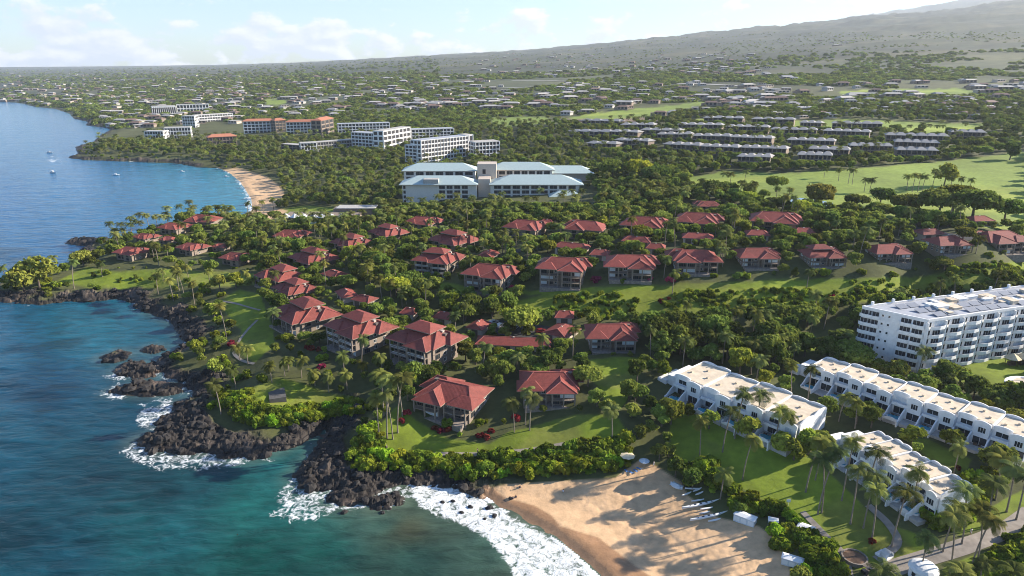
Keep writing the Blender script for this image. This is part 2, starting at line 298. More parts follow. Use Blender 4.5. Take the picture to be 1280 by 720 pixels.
def leaf_mat(name, col, transl=.3):
    m, N, L, b = nodes(name); out = N['Material Output']
    at = N.new('ShaderNodeAttribute'); at.attribute_name = 'tint'; oi = N.new('ShaderNodeObjectInfo')
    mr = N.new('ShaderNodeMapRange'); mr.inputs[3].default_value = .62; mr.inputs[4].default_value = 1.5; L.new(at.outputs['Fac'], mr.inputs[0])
    m1 = N.new('ShaderNodeMix'); m1.data_type = 'RGBA'; m1.blend_type = 'MULTIPLY'; m1.inputs[0].default_value = 1
    m1.inputs[6].default_value = (*col, 1); L.new(mr.outputs[0], m1.inputs[7])
    m2 = N.new('ShaderNodeMix'); m2.data_type = 'RGBA'; m2.blend_type = 'MULTIPLY'; m2.inputs[0].default_value = 1
    L.new(m1.outputs[2], m2.inputs[6]); L.new(oi.outputs['Color'], m2.inputs[7])
    hs = N.new('ShaderNodeHueSaturation'); L.new(m2.outputs[2], hs.inputs['Color'])
    hr = N.new('ShaderNodeMapRange'); hr.inputs[3].default_value = .475; hr.inputs[4].default_value = .52; L.new(oi.outputs['Random'], hr.inputs[0]); L.new(hr.outputs[0], hs.inputs['Hue'])
    mul = N.new('ShaderNodeMath'); mul.operation = 'MULTIPLY'; mul.inputs[1].default_value = 7.31; L.new(oi.outputs['Random'], mul.inputs[0])
    fr = N.new('ShaderNodeMath'); fr.operation = 'FRACT'; L.new(mul.outputs[0], fr.inputs[0])
    vr = N.new('ShaderNodeMapRange'); vr.inputs[3].default_value = .55; vr.inputs[4].default_value = 1.55; L.new(fr.outputs[0], vr.inputs[0]); L.new(vr.outputs[0], hs.inputs['Value'])
    N.remove(b)
    d = N.new('ShaderNodeBsdfDiffuse'); t = N.new('ShaderNodeBsdfTranslucent'); ms = N.new('ShaderNodeMixShader'); ms.inputs[0].default_value = transl
    L.new(hs.outputs[0], d.inputs[0]); L.new(hs.outputs[0], t.inputs[0]); L.new(d.outputs[0], ms.inputs[1]); L.new(t.outputs[0], ms.inputs[2])
    L.new(ms.outputs[0], out.inputs[0])
    return m
def glass_mat(name, col=(.02, .028, .035), rough=.08):
    m, N, L, b = nodes(name)
    b.inputs['Base Color'].default_value = (*col, 1); b.inputs['Roughness'].default_value = rough; b.inputs['Specular IOR Level'].default_value = .6
    return m
def ground_mat():
    m, N, L, b = nodes('ground_cover')
    at = N.new('ShaderNodeAttribute'); at.attribute_name = 'gcol'
    ge = N.new('ShaderNodeNewGeometry')
    n1 = N.new('ShaderNodeTexNoise'); n1.inputs['Scale'].default_value = .35; n1.inputs['Detail'].default_value = 8; n1.inputs['Roughness'].default_value = .65; L.new(ge.outputs['Position'], n1.inputs['Vector'])
    n2 = N.new('ShaderNodeTexNoise'); n2.inputs['Scale'].default_value = .02; n2.inputs['Detail'].default_value = 8; n2.inputs['Roughness'].default_value = .7; L.new(ge.outputs['Position'], n2.inputs['Vector'])
    r1 = N.new('ShaderNodeMapRange'); r1.inputs[1].default_value = .3; r1.inputs[2].default_value = .7; r1.inputs[3].default_value = .78; r1.inputs[4].default_value = 1.2; L.new(n1.outputs[0], r1.inputs[0])
    r2 = N.new('ShaderNodeMapRange'); r2.inputs[1].default_value = .3; r2.inputs[2].default_value = .7; r2.inputs[3].default_value = .75; r2.inputs[4].default_value = 1.25; L.new(n2.outputs[0], r2.inputs[0])
    mu = N.new('ShaderNodeMath'); mu.operation = 'MULTIPLY'; L.new(r1.outputs[0], mu.inputs[0]); L.new(r2.outputs[0], mu.inputs[1])
    mx = N.new('ShaderNodeMix'); mx.data_type = 'RGBA'; mx.blend_type = 'MULTIPLY'; mx.inputs[0].default_value = 1
    L.new(at.outputs['Color'], mx.inputs[6]); L.new(mu.outputs[0], mx.inputs[7]); L.new(mx.outputs[2], b.inputs['Base Color'])
    bp = N.new('ShaderNodeBump'); bp.inputs['Strength'].default_value = .5
    at3 = N.new('ShaderNodeAttribute'); at3.attribute_name = 'rock'; rd = N.new('ShaderNodeMapRange'); rd.inputs[3].default_value = .35; rd.inputs[4].default_value = 2.2; L.new(at3.outputs['Fac'], rd.inputs[0]); L.new(rd.outputs[0], bp.inputs['Distance'])
    L.new(n1.outputs[0], bp.inputs['Height']); L.new(bp.outputs[0], b.inputs['Normal'])
    at2 = N.new('ShaderNodeAttribute'); at2.attribute_name = 'wet'
    rr = N.new('ShaderNodeMapRange'); rr.inputs[3].default_value = .95; rr.inputs[4].default_value = .38; L.new(at2.outputs['Fac'], rr.inputs[0]); L.new(rr.outputs[0], b.inputs['Roughness'])
    b.inputs['Specular IOR Level'].default_value = .3
    return m
def water_mat():
    m, N, L, b = nodes('sea_water'); out = N['Material Output']
    at = N.new('ShaderNodeAttribute'); at.attribute_name = 'wcol'; fo = N.new('ShaderNodeAttribute'); fo.attribute_name = 'foam'
    ge = N.new('ShaderNodeNewGeometry')
    mp = N.new('ShaderNodeMapping'); mp.inputs['Rotation'].default_value = (0, 0, R(-32)); mp.inputs['Scale'].default_value = (.10, .28, .1); L.new(ge.outputs['Position'], mp.inputs[0])
    n1 = N.new('ShaderNodeTexNoise'); n1.inputs['Scale'].default_value = 1; n1.inputs['Detail'].default_value = 7; n1.inputs['Roughness'].default_value = .6; n1.inputs['Distortion'].default_value = .4; L.new(mp.outputs[0], n1.inputs['Vector'])
    mpb = N.new('ShaderNodeMapping'); mpb.inputs['Rotation'].default_value = (0, 0, R(-20)); mpb.inputs['Scale'].default_value = (.02, .05, .1); L.new(ge.outputs['Position'], mpb.inputs[0])
    n3 = N.new('ShaderNodeTexNoise'); n3.inputs['Scale'].default_value = 1; n3.inputs['Detail'].default_value = 4; L.new(mpb.outputs[0], n3.inputs['Vector'])
    ad = N.new('ShaderNodeMath'); ad.operation = 'MULTIPLY_ADD'; ad.inputs[1].default_value = 1.6; L.new(n3.outputs[0], ad.inputs[0]); L.new(n1.outputs[0], ad.inputs[2])
    bp = N.new('ShaderNodeBump'); bp.inputs['Strength'].default_value = .55; bp.inputs['Distance'].default_value = 1.1; L.new(ad.outputs[0], bp.inputs['Height'])
    b.inputs['Roughness'].default_value = .12; b.inputs['IOR'].default_value = 1.33; b.inputs['Specular IOR Level'].default_value = .22
    L.new(bp.outputs[0], b.inputs['Normal'])
    n4 = N.new('ShaderNodeMapRange'); n4.inputs[1].default_value = .3; n4.inputs[2].default_value = .7; n4.inputs[3].default_value = .62; n4.inputs[4].default_value = 1.4; L.new(n1.outputs[0], n4.inputs[0])
    mc = N.new('ShaderNodeMix'); mc.data_type = 'RGBA'; mc.blend_type = 'MULTIPLY'; mc.inputs[0].default_value = 1; L.new(at.outputs['Color'], mc.inputs[6]); L.new(n4.outputs[0], mc.inputs[7])
    # foam: lacy threshold of noise against the foam density
    n2 = N.new('ShaderNodeTexNoise'); n2.inputs['Scale'].default_value = .55; n2.inputs['Detail'].default_value = 9; n2.inputs['Roughness'].default_value = .68; n2.inputs['Distortion'].default_value = 1.2; L.new(ge.outputs['Position'], n2.inputs['Vector'])
    su = N.new('ShaderNodeMath'); su.operation = 'ADD'; L.new(n2.outputs[0], su.inputs[0]); L.new(fo.outputs['Fac'], su.inputs[1])
    fm = N.new('ShaderNodeMapRange'); fm.inputs[1].default_value = .92; fm.inputs[2].default_value = 1.08; L.new(su.outputs[0], fm.inputs[0])
    d = N.new('ShaderNodeBsdfDiffuse'); d.inputs[0].default_value = (.78, .80, .80, 1)
    bf = N.new('ShaderNodeBump'); bf.inputs['Strength'].default_value = .8; bf.inputs['Distance'].default_value = .6; L.new(n2.outputs[0], bf.inputs['Height']); L.new(bf.outputs[0], d.inputs['Normal'])
    L.new(mc.outputs[2], b.inputs['Base Color'])
    mx = N.new('ShaderNodeMixShader'); L.new(fm.outputs[0], mx.inputs[0]); L.new(b.outputs[0], mx.inputs[1]); L.new(d.outputs[0], mx.inputs[2]); L.new(mx.outputs[0], out.inputs[0])
    return m
M = dict(
 ground=ground_mat(), water=water_mat(),
 red=tile_mat('red_roof_tile', (.225, .056, .043), .42), red2=tile_mat('ridge_tile', (.36, .12, .095), .15), blue=tile_mat('blue_green_roof', (.40, .49, .48), .10, 1.0), hotelwall=plain('pale_hotel_wall', (.70, .66, .61), .85, .05), terra=tile_mat('terracotta_roof', (.42, .17, .10)), brownroof=tile_mat('brown_roof', (.20, .13, .10), .3), greyroof=tile_mat('grey_roof', (.30, .29, .28), .2),
 cream=plain('cream_stucco', (.25, .20, .16), .85, .10, .8), taupe=plain('taupe_stucco', (.14, .11, .09), .85, .12, .8), white=plain('white_stucco', (.80, .79, .77), .85, .09, .9), beige=plain('roof_gravel', (.62, .52, .39), .9, .15, .5, .2),
 whitepaint=plain('white_paint', (.78, .78, .77), .5, .05), slab=plain('concrete', (.42, .40, .37), .85, .15, 1.2, .1), solar=glass_mat('solar_panel', (.22, .235, .27), .5), deck=plain('grey_roof_deck', (.36, .38, .42), .8, .14, .4), tan=plain('tan_stucco', (.52, .44, .37), .85, .08),
 glass=glass_mat('window_glass'), blind=plain('pale_blind', (.60, .64, .66), .4, .08), recess=plain('dark_opening', (.03, .03, .035), .6, .2), rail=plain('dark_rail', (.16, .13, .11), .6, .1),
 wood=plain('dark_wood', (.10, .065, .045), .7, .2), path=plain('path_concrete', (.30, .26, .22), .9, .18, .7, .2), asphalt=plain('asphalt', (.06, .06, .062), .85, .2, .6, .2), pool=glass_mat('pool_water', (.06, .32, .42), .05), pond=glass_mat('pond_water', (.10, .16, .2), .06),
 lava=plain('lava_stone', (.026, .023, .022), .8, .5, 1.1, .6), bark=plain('bark', (.13, .10, .075), .9, .25, 2, .4), palmbark=plain('palm_bark', (.22, .18, .14), .9, .2, 2, .4), stone=plain('stone_wall', (.24, .20, .17), .9, .3, 1.2, .4),
 leaf=leaf_mat('leaf_green', (.160, .200, .038), .42), palmleaf=leaf_mat('palm_leaf', (.13, .15, .04), .3), bush=leaf_mat('bush_leaf', (.185, .235, .026), .4), deadleaf=leaf_mat('dry_frond', (.20, .14, .07)), bloom=leaf_mat('bougainvillea', (.36, .05, .09)), redleaf=leaf_mat('red_leaf', (.22, .035, .03)),
 canvas=plain('canvas', (.65, .55, .36), .8), bluecloth=plain('blue_cloth', (.12, .25, .5), .7), paint_dark=plain('dark_paint', (.02, .022, .025), .3, .1, 1, 0, 0, .5), paint_silver=plain('silver_paint', (.5, .51, .52), .35, .05, 1, 0, .3), paint_red=plain('maroon_paint', (.2, .02, .02), .3), rubber=plain('rubber', (.02, .02, .02), .9), skin=plain('skin', (.42, .25, .17), .6), hair=plain('hair', (.04, .025, .015), .8), shirt=plain('pale_shirt', (.7, .7, .7), .8), trunks=plain('dark_cloth', (.03, .04, .07), .8),
 patiostone=plain('patio_stone', (.10, .095, .09), .9, .15, .8), soil=plain('bare_soil', (.20, .12, .075), .95, .25, .8, .3))

# ------------------------------------------------------------------ object helpers
COUNT = {}
def link(name, mesh, parent=None, loc=None, rz=0):
    o = bpy.data.objects.new(name, mesh); C.objects.link(o)
    if parent: o.parent = parent
    if loc is not None: o.location = loc
    if rz: o.rotation_euler.z = rz
    return o
def tag(o, label=None, cat=None, group=None, kind=None):
    if label: o['label'] = label
    if cat: o['category'] = cat
    if group: o['group'] = group
    if kind: o['kind'] = kind
    return o
def empty(name, loc=(0, 0, 0), rz=0):
    return link(name, None, None, loc, rz)
def copy_tree(o, parent=None):
    c = o.copy(); C.objects.link(c); c.parent = parent
    for ch in o.children: copy_tree(ch, c)
    return c
class MB:
    def __init__(s): s.v, s.f, s.m = [], [], []
    def poly(s, pts, mi=0):
        n = len(s.v); s.v += [tuple(p) for p in pts]; s.f.append(tuple(range(n, n+len(pts)))); s.m.append(mi); return s
    def box(s, x0, y0, z0, x1, y1, z1, mi=0):
        n = len(s.v); s.v += [(x0, y0, z0), (x1, y0, z0), (x1, y1, z0), (x0, y1, z0), (x0, y0, z1), (x1, y0, z1), (x1, y1, z1), (x0, y1, z1)]
        for f in ((0, 3, 2, 1), (4, 5, 6, 7), (0, 1, 5, 4), (1, 2, 6, 5), (2, 3, 7, 6), (3, 0, 4, 7)): s.f.append(tuple(n+i for i in f)); s.m.append(mi)
        return s
    def prism(s, pts, z0, z1, mi=0, mt=None):
        """vertical extrusion of a ccw outline"""
        n = len(s.v); k = len(pts)
        s.v += [(p[0], p[1], z0) for p in pts]+[(p[0], p[1], z1) for p in pts]
        for i in range(k): j = (i+1) % k; s.f.append((n+i, n+j, n+k+j, n+k+i)); s.m.append(mi)
        s.f.append(tuple(n+k+i for i in range(k))); s.m.append(mi if mt is None else mt); s.f.append(tuple(n+i for i in reversed(range(k)))); s.m.append(mi)
        return s
    def slab(s, pts, nx, ny, nz, mi=0):
        """extrude a planar 3D outline by a vector"""
        n = len(s.v); k = len(pts); s.v += [tuple(p) for p in pts]+[(p[0]+nx, p[1]+ny, p[2]+nz) for p in pts]
        for i in range(k): j = (i+1) % k; s.f.append((n+i, n+j, n+k+j, n+k+i)); s.m.append(mi)
        s.f.append(tuple(n+k+i for i in range(k))); s.m.append(mi); s.f.append(tuple(n+i for i in reversed(range(k)))); s.m.append(mi)
        return s
    def tube(s, pts, rad, n=6, mi=0):
        rad = rad if isinstance(rad, (list, tuple)) else [rad]*len(pts); b = len(s.v); pts = [Vector(p) for p in pts]
        for i, p in enumerate(pts):
            d = (pts[min(i+1, len(pts)-1)]-pts[max(i-1, 0)]).normalized(); u = d.orthogonal().normalized(); w = d.cross(u)
            for k in range(n): a = 2*math.pi*k/n; s.v.append(tuple(p+(u*math.cos(a)+w*math.sin(a))*rad[i]))
        for i in range(len(pts)-1):
            for k in range(n): q = (k+1) % n; s.f.append((b+i*n+k, b+i*n+q, b+(i+1)*n+q, b+(i+1)*n+k)); s.m.append(mi)
        s.f.append(tuple(b+(len(pts)-1)*n+k for k in range(n))); s.m.append(mi)
        return s
    def hip(s, x0, y0, x1, y1, z, rise, inset=None, thick=.3, mi=0, me=1, along='x', gable0=False):
        """hipped roof slab over a rectangle with fascia"""
        if along == 'x':
            h = (y1-y0)/2; ins = h*.8 if inset is None else inset; a, b = (x0+ins, (y0+y1)/2, z+rise), (x1-ins, (y0+y1)/2, z+rise)
        else:
            h = (x1-x0)/2; ins = h*.8 if inset is None else inset; a, b = ((x0+x1)/2, y0+ins, z+rise), ((x0+x1)/2, y1-ins, z+rise)
        q = [(x0, y0, z), (x1, y0, z), (x1, y1, z), (x0, y1, z)]; lo = [(p[0], p[1], z-thick) for p in q]
        if along == 'x': fs = [[q[0], q[1], b, a], [q[1], q[2], b], [q[2], q[3], a, b], [q[3], q[0], a]]
        else: fs = [[q[0], q[1], a], [q[1], q[2], b, a], [q[2], q[3], b], [q[3], q[0], a, b]]
        for f in fs: s.poly(f, mi)
        for i in range(4): j = (i+1) % 4; s.poly([lo[i], lo[j], q[j], q[i]], me)
        s.poly([lo[3], lo[2], lo[1], lo[0]], me)
        s.ridge = getattr(s, 'ridge', [])+[(a, b)]+[(q[i], a if (i in (0, 3) if along == 'x' else i in (0, 1)) else b) for i in range(4)]
        return s
    def mesh(s, name, mats, smooth=False):
        me = bpy.data.meshes.new(name); me.from_pydata(s.v, [], s.f)
        for m in mats: me.materials.append(M[m] if isinstance(m, str) else m)
        me.polygons.foreach_set('material_index', s.m)
        if smooth: me.polygons.foreach_set('use_smooth', [True]*len(s.f))
        me.update(); return me
    def build(s, name, mats, parent=None, loc=None, rz=0, smooth=False):
        return link(name, s.mesh(name, mats if isinstance(mats, (list, tuple)) else [mats], smooth), parent, loc, rz)

def np_mesh(name, V, Fq, mats, attrs=(), smooth=True, mi=None):
    me = bpy.data.meshes.new(name); k = Fq.shape[1]
    me.vertices.add(len(V)); me.vertices.foreach_set('co', np.ascontiguousarray(V, np.float32).ravel())
    me.loops.add(Fq.size); me.loops.foreach_set('vertex_index', np.ascontiguousarray(Fq, np.int32).ravel())
    me.polygons.add(len(Fq)); me.polygons.foreach_set('loop_start', np.arange(0, Fq.size, k, dtype=np.int32))
    me.polygons.foreach_set('use_smooth', np.full(len(Fq), smooth))
    for m in mats: me.materials.append(m)
    if mi is not None: me.polygons.foreach_set('material_index', np.asarray(mi, np.int32))
    me.update(calc_edges=True)
    for nm, tp, arr in attrs:
        a = me.attributes.new(nm, tp, 'POINT'); a.data.foreach_set('color' if tp == 'FLOAT_COLOR' else 'value', np.ascontiguousarray(arr, np.float32).ravel())
    return me
def grid_faces(nr, nc, keep):
    i = np.arange(nr*nc).reshape(nr, nc)
    f = np.stack([i[:-1, :-1], i[:-1, 1:], i[1:, 1:], i[1:, :-1]], -1).reshape(-1, 4)
    return f[keep.ravel()]
def compact(V, F, *arrs):
    u, inv = np.unique(F, return_inverse=True)
    return (V[u], inv.reshape(F.shape))+tuple(a[u] for a in arrs)

# ------------------------------------------------------------------ ground and sea
def build_ground():
    def c(*v): return np.array(v)[None, None]
    g = np.zeros(XX.shape+(3,))
    big = fbm(XX/60, YY/60, 4, 2)[..., None]; huge = fbm(XX/420, YY/420, 5, 12)[..., None]
    g[:] = c(.085, .092, .030)*(.7+.6*big)
    far = sstep(900, 1800, YY)[..., None]
    scrub = c(.050, .058, .031)*(.3+.8*huge+.7*fbm(XX/45, YY/45, 3, 92)[..., None])+c(.05, .036, .016)*sstep(.5, .75, fbm(XX/300, YY/160, 4, 22))[..., None]
    g = g*(1-far)+far*(scrub+c(.02, .024, .008)*sstep(4200, 1800, YY)[..., None]*sstep(.45, .65, huge))
    def put(mask, col):
        nonlocal g; g = g*(1-mask[..., None])+mask[..., None]*col
    put(ZM['slope'], c(.20, .235, .024)*(.5+1.0*big))
    put(ZM['dry'], c(.20, .14, .09)*(.7+.6*big))
    band = fbm(XX/120, YY/38, 4, 74)[..., None]
    put(ZM['golf'], c(.20, .265, .042)*(.55+.35*big+.55*band)+c(.05, .03, .0)*sstep(.55, .7, band))
    fine = fbm(XX/4.5, YY/4.5, 4, 71)[..., None]; mow = (np.sin((XX*.8+YY*.35)/2.1)*.5+.5)[..., None]
    put(ZM['lawn'], (c(.165, .215, .018)*(.62+.45*big+.3*fine)*(.95+.09*mow))*(1-.5*sstep(.58, .72, fbm(XX/17, YY/17, 4, 73))[..., None])+.5*sstep(.58, .72, fbm(XX/17, YY/17, 4, 73))[..., None]*c(.19, .185, .045))
    put(ROCK, c(.036, .030, .026)*(.5+.9*fbm(XX/3, YY/3, 4, 31)[..., None])+c(.12, .09, .07)*sstep(.56, .80, fbm(XX/7, YY/7, 4, 77))[..., None]*.8)
    sand = ZM['sand']*(1-ROCK*sstep(.2, .5, ROCK))
    put(sand, c(.62, .405, .228)*(.9+.2*big))
    shore = np.where(SAND_SHORE, 1, 0)*(CD < 3)
    put(shore*(YY < 260), c(.42, .30, .19))
    wet = np.maximum(sand, shore)*(YY < 260)*np.maximum(sstep(-1, 1, poly_sd(PXI, PYI, Z_WET)), 1-sstep(3, 4, CD))
    wet = np.maximum(wet, ROCK*(1-sstep(.3, 1.4, GZ))*.9)
    g = g*(1-wet[..., None]*np.array((.42, .50, .55)))
    keep = ~((GZ[:-1, :-1] < -1.6) & (GZ[1:, 1:] < -1.6) & (GZ[:-1, 1:] < -1.6) & (GZ[1:, :-1] < -1.6))
    V = np.stack([XX, YY, GZ], -1).reshape(-1, 3)
    V, Fc, gc, wt, rk = compact(V, grid_faces(*XX.shape, keep), np.concatenate([g, np.ones(XX.shape+(1,))], -1).reshape(-1, 4), wet.ravel(), ROCK.ravel())
    me = np_mesh('ground', V, Fc, [M['ground']], [('gcol', 'FLOAT_COLOR', gc), ('wet', 'FLOAT', wt), ('rock', 'FLOAT', rk)])
    me.polygons.foreach_set('use_smooth', rk[Fc].mean(1) < .4); o = link('ground', me)
    tag(o, kind='structure')
build_ground()

FOAMS = [([(508, 603), (545, 606), (575, 612), (600, 624), (640, 645), (680, 668), (715, 692), (760, 735), (650, 735), (628, 700), (606, 672), (575, 655), (545, 645), (520, 630)], 1.0),
 ([(338, 646), (346, 626), (360, 604), (372, 588), (400, 608), (432, 612), (490, 604), (520, 610), (500, 628), (450, 640), (400, 648), (360, 652)], .74),
 ([(395, 545), (405, 562), (398, 580), (385, 590), (376, 584)], .5),
 ([(150, 566), (176, 546), (215, 556), (260, 558), (310, 562), (345, 560), (338, 574), (300, 580), (285, 590), (250, 590), (200, 588), (165, 580)], .74),
 ([(170, 532), (180, 508), (206, 498), (224, 504), (212, 530), (190, 540)], .78), ([(420, 640), (455, 630), (480, 632), (460, 652), (430, 652)], .48), ([(520, 640), (600, 650), (540, 668), (500, 664)], .30),
 ([(128, 472), (150, 456), (158, 470), (150, 478)], .8), ([(116, 494), (148, 478), (158, 492), (150, 500)], .8), ([(222, 486), (240, 480), (244, 492), (228, 498)], .7), ([(190, 470), (215, 462), (222, 474), (205, 478)], .7), ([(136, 470), (150, 462), (170, 470), (200, 466), (200, 472), (160, 474)], .6), ([(126, 490), (146, 482), (150, 494), (130, 496)], .6), ([(150, 492), (226, 490), (226, 496), (160, 498)], .42), ([(176, 450), (195, 440), (200, 452)], .45),
 ([(292, 214), (300, 222), (309, 236), (316, 252), (318, 266), (311, 266), (308, 248), (298, 228)], .85), ([(60, 200), (72, 197), (74, 201), (64, 203)], .9), ([(100, 203), (140, 203), (140, 205), (104, 205)], .6),
 ([(20, 380), (36, 378), (36, 383), (22, 383)], .7), ([(140, 378), (160, 376), (158, 382), (142, 382)], .55), ([(160, 388), (172, 386), (170, 391)], .6)]
WCTL = [((0, 130), (.03, .17, .34)), ((100, 200), (.03, .16, .33)), ((250, 230), (.03, .21, .33)), ((280, 225), (.05, .25, .34)), ((0, 250), (.015, .12, .28)), ((150, 270), (.015, .14, .29)), ((60, 320), (.012, .11, .25)),
 ((0, 420), (.015, .095, .16)), ((120, 410), (.015, .12, .165)), ((180, 420), (.015, .10, .14)), ((60, 480), (.012, .06, .11)), ((0, 560), (.012, .075, .115)), ((150, 520), (.012, .062, .095)), ((100, 590), (.012, .05, .07)), ((190, 600), (.014, .048, .06)), ((240, 600), (.015, .06, .07)),
 ((60, 690), (.012, .06, .085)), ((200, 670), (.015, .085, .095)), ((320, 640), (.022, .12, .105)), ((330, 700), (.02, .115, .095)), ((400, 690), (.03, .125, .10)), ((360, 570), (.025, .115, .11)),
 ((480, 650), (.085, .115, .085)), ((520, 700), (.075, .125, .095)), ((600, 700), (.12, .14, .10)), ((560, 650), (.12, .115, .08)), ((640, 720), (.16, .15, .105)), ((510, 660), (.14, .09, .05))]
def build_water():
    gy = rows_from_pixels(880, 110, 2.0, 4200, 8); gk = np.concatenate([np.linspace(-3, -1.1, 40), np.linspace(-1.05, 1.0, 560)])
    K, Y = np.meshgrid(gk, gy); X = K*Y
    d = poly_sd(X, Y, LAND)
    for I in ISLETS: d = np.maximum(d, poly_sd(X, Y, I))
    px, py = project(X, Y, 0*X)
    num = np.zeros(X.shape+(3,)); den = np.zeros(X.shape)
    for (a, b), col in WCTL:
        w = 1/((px-a)**2+((py-b)*1.5)**2+200)**1.5; num += w[..., None]*np.array(col); den += w
    col = num/den[..., None]*np.array((.42, .74, .76))
    # dark reef patches on the sandy bottom
    reef = sstep(.52, .66, fbm(X/26+3, Y/20, 5, 14))*sstep(-4, -25, d)*sstep(-170, -60, d)*(Y < 420)
    col = col*(1-.42*reef[..., None])
    shallow = sstep(-9, 0, d)[..., None]*(Y < 300)[..., None]
    col = col*(1-.35*shallow)+shallow*.35*np.array((.14, .15, .10))
    foam = np.zeros(X.shape); nz = fbm(X/5, Y/5, 3, 19)*2-1
    for P, s in FOAMS:
        foam = np.maximum(foam, s*(.62 if s < 1 else .56)*sstep(-13, 6, poly_sd(px+nz*10, py+nz*7, P)))
    edge = (d < .5)*np.exp(-np.maximum(-d, 0)/3.2)*sstep(.38, .62, fbm(X/11, Y/11, 3, 27))
    foam = np.maximum(foam, edge*.72*(Y < 900))
    foam = np.where(foam < .02, -.3, foam)
    swell = (fbm(X*.05+Y*.11, Y*.035-X*.05, 3, 51)-.5)*1.1*sstep(0, -30, d)*(Y < 700)+(fbm(X*.16+Y*.34, Y*.12-X*.16, 3, 61)-.5)*.45*(Y < 330)
    swell += np.clip(foam, 0, 1)*(.5*fbm(X/2.2, Y/2.2, 3, 33)+.1)
    keep = (d[:-1, :-1] < 12)
    V = np.stack([X, Y, swell*.6], -1).reshape(-1, 3)
    V, Fc, wc, fm = compact(V, grid_faces(*X.shape, keep), np.concatenate([col, np.ones(X.shape+(1,))], -1).reshape(-1, 4), foam.ravel())
    o = link('sea', np_mesh('sea', V, Fc, [M['water']], [('wcol', 'FLOAT_COLOR', wc), ('foam', 'FLOAT', fm)]))
    tag(o, kind='structure')
build_water()
# ------------------------------------------------------------------ buildings
FOOT = []      # footprints kept clear of plants: (x, y, yaw, half length, half depth)
VIEWBOX = []   # what each building shows in the photograph: (x0, y0, x1, y1, distance)
LM = []        # landmarks used to describe the plants: (phrase, pixel x, pixel y, distance)
def win_mesh(name, w, h, pane='glass', frame='white', mull=1):
    b = MB(); t = .09
    b.box(-w/2, -.07, 0, w/2, .05, t, 1); b.box(-w/2, -.07, h-t, w/2, .05, h, 1)
    b.box(-w/2, -.068, t, -w/2+t, .05, h-t, 1); b.box(w/2-t, -.068, t, w/2, .05, h-t, 1)
    for k in range(mull):
        x = -w/2+w*(k+1)/(mull+1); b.box(x-.035, -.06, t, x+.035, .05, h-t, 1)
    b.box(-w/2+t, -.02, t, w/2-t, .03, h-t, 0)
    return b.mesh(name, [pane, frame])
WM = dict(big=win_mesh('window', 2.6, 2.1, 'glass', 'taupe', 2), med=win_mesh('window', 1.5, 1.5, 'glass', 'white', 1), blind=win_mesh('window', 2.6, 2.1, 'blind', 'white', 1), small=win_mesh('window', .9, 1.2, 'glass', 'white', 0),
          wideb=win_mesh('window', 3.0, 1.5, 'blind', 'whitepaint', 1), frenchb=win_mesh('window', 1.9, 1.7, 'blind', 'whitepaint', 2), french=win_mesh('window', 1.9, 1.7, 'glass', 'whitepaint', 2), wide=win_mesh('window', 3.0, 1.5, 'glass', 'whitepaint', 1), door=win_mesh('glass_door', 3.4, 2.3, 'glass', 'whitepaint', 1))
def put_win(parent, kind, x, y, z, rz=0):
    return link('glass_door' if kind == 'door' else 'window', WM[kind], parent, (x, y, z), rz)
def ridge_caps(b, parent, r=.16):
    t = MB()
    for p, q in b.ridge: t.tube([(p[0], p[1], p[2]+.03), (q[0], q[1], q[2]+.03)], r, 4)
    return t.build('ridge_cap', 'red2', parent)
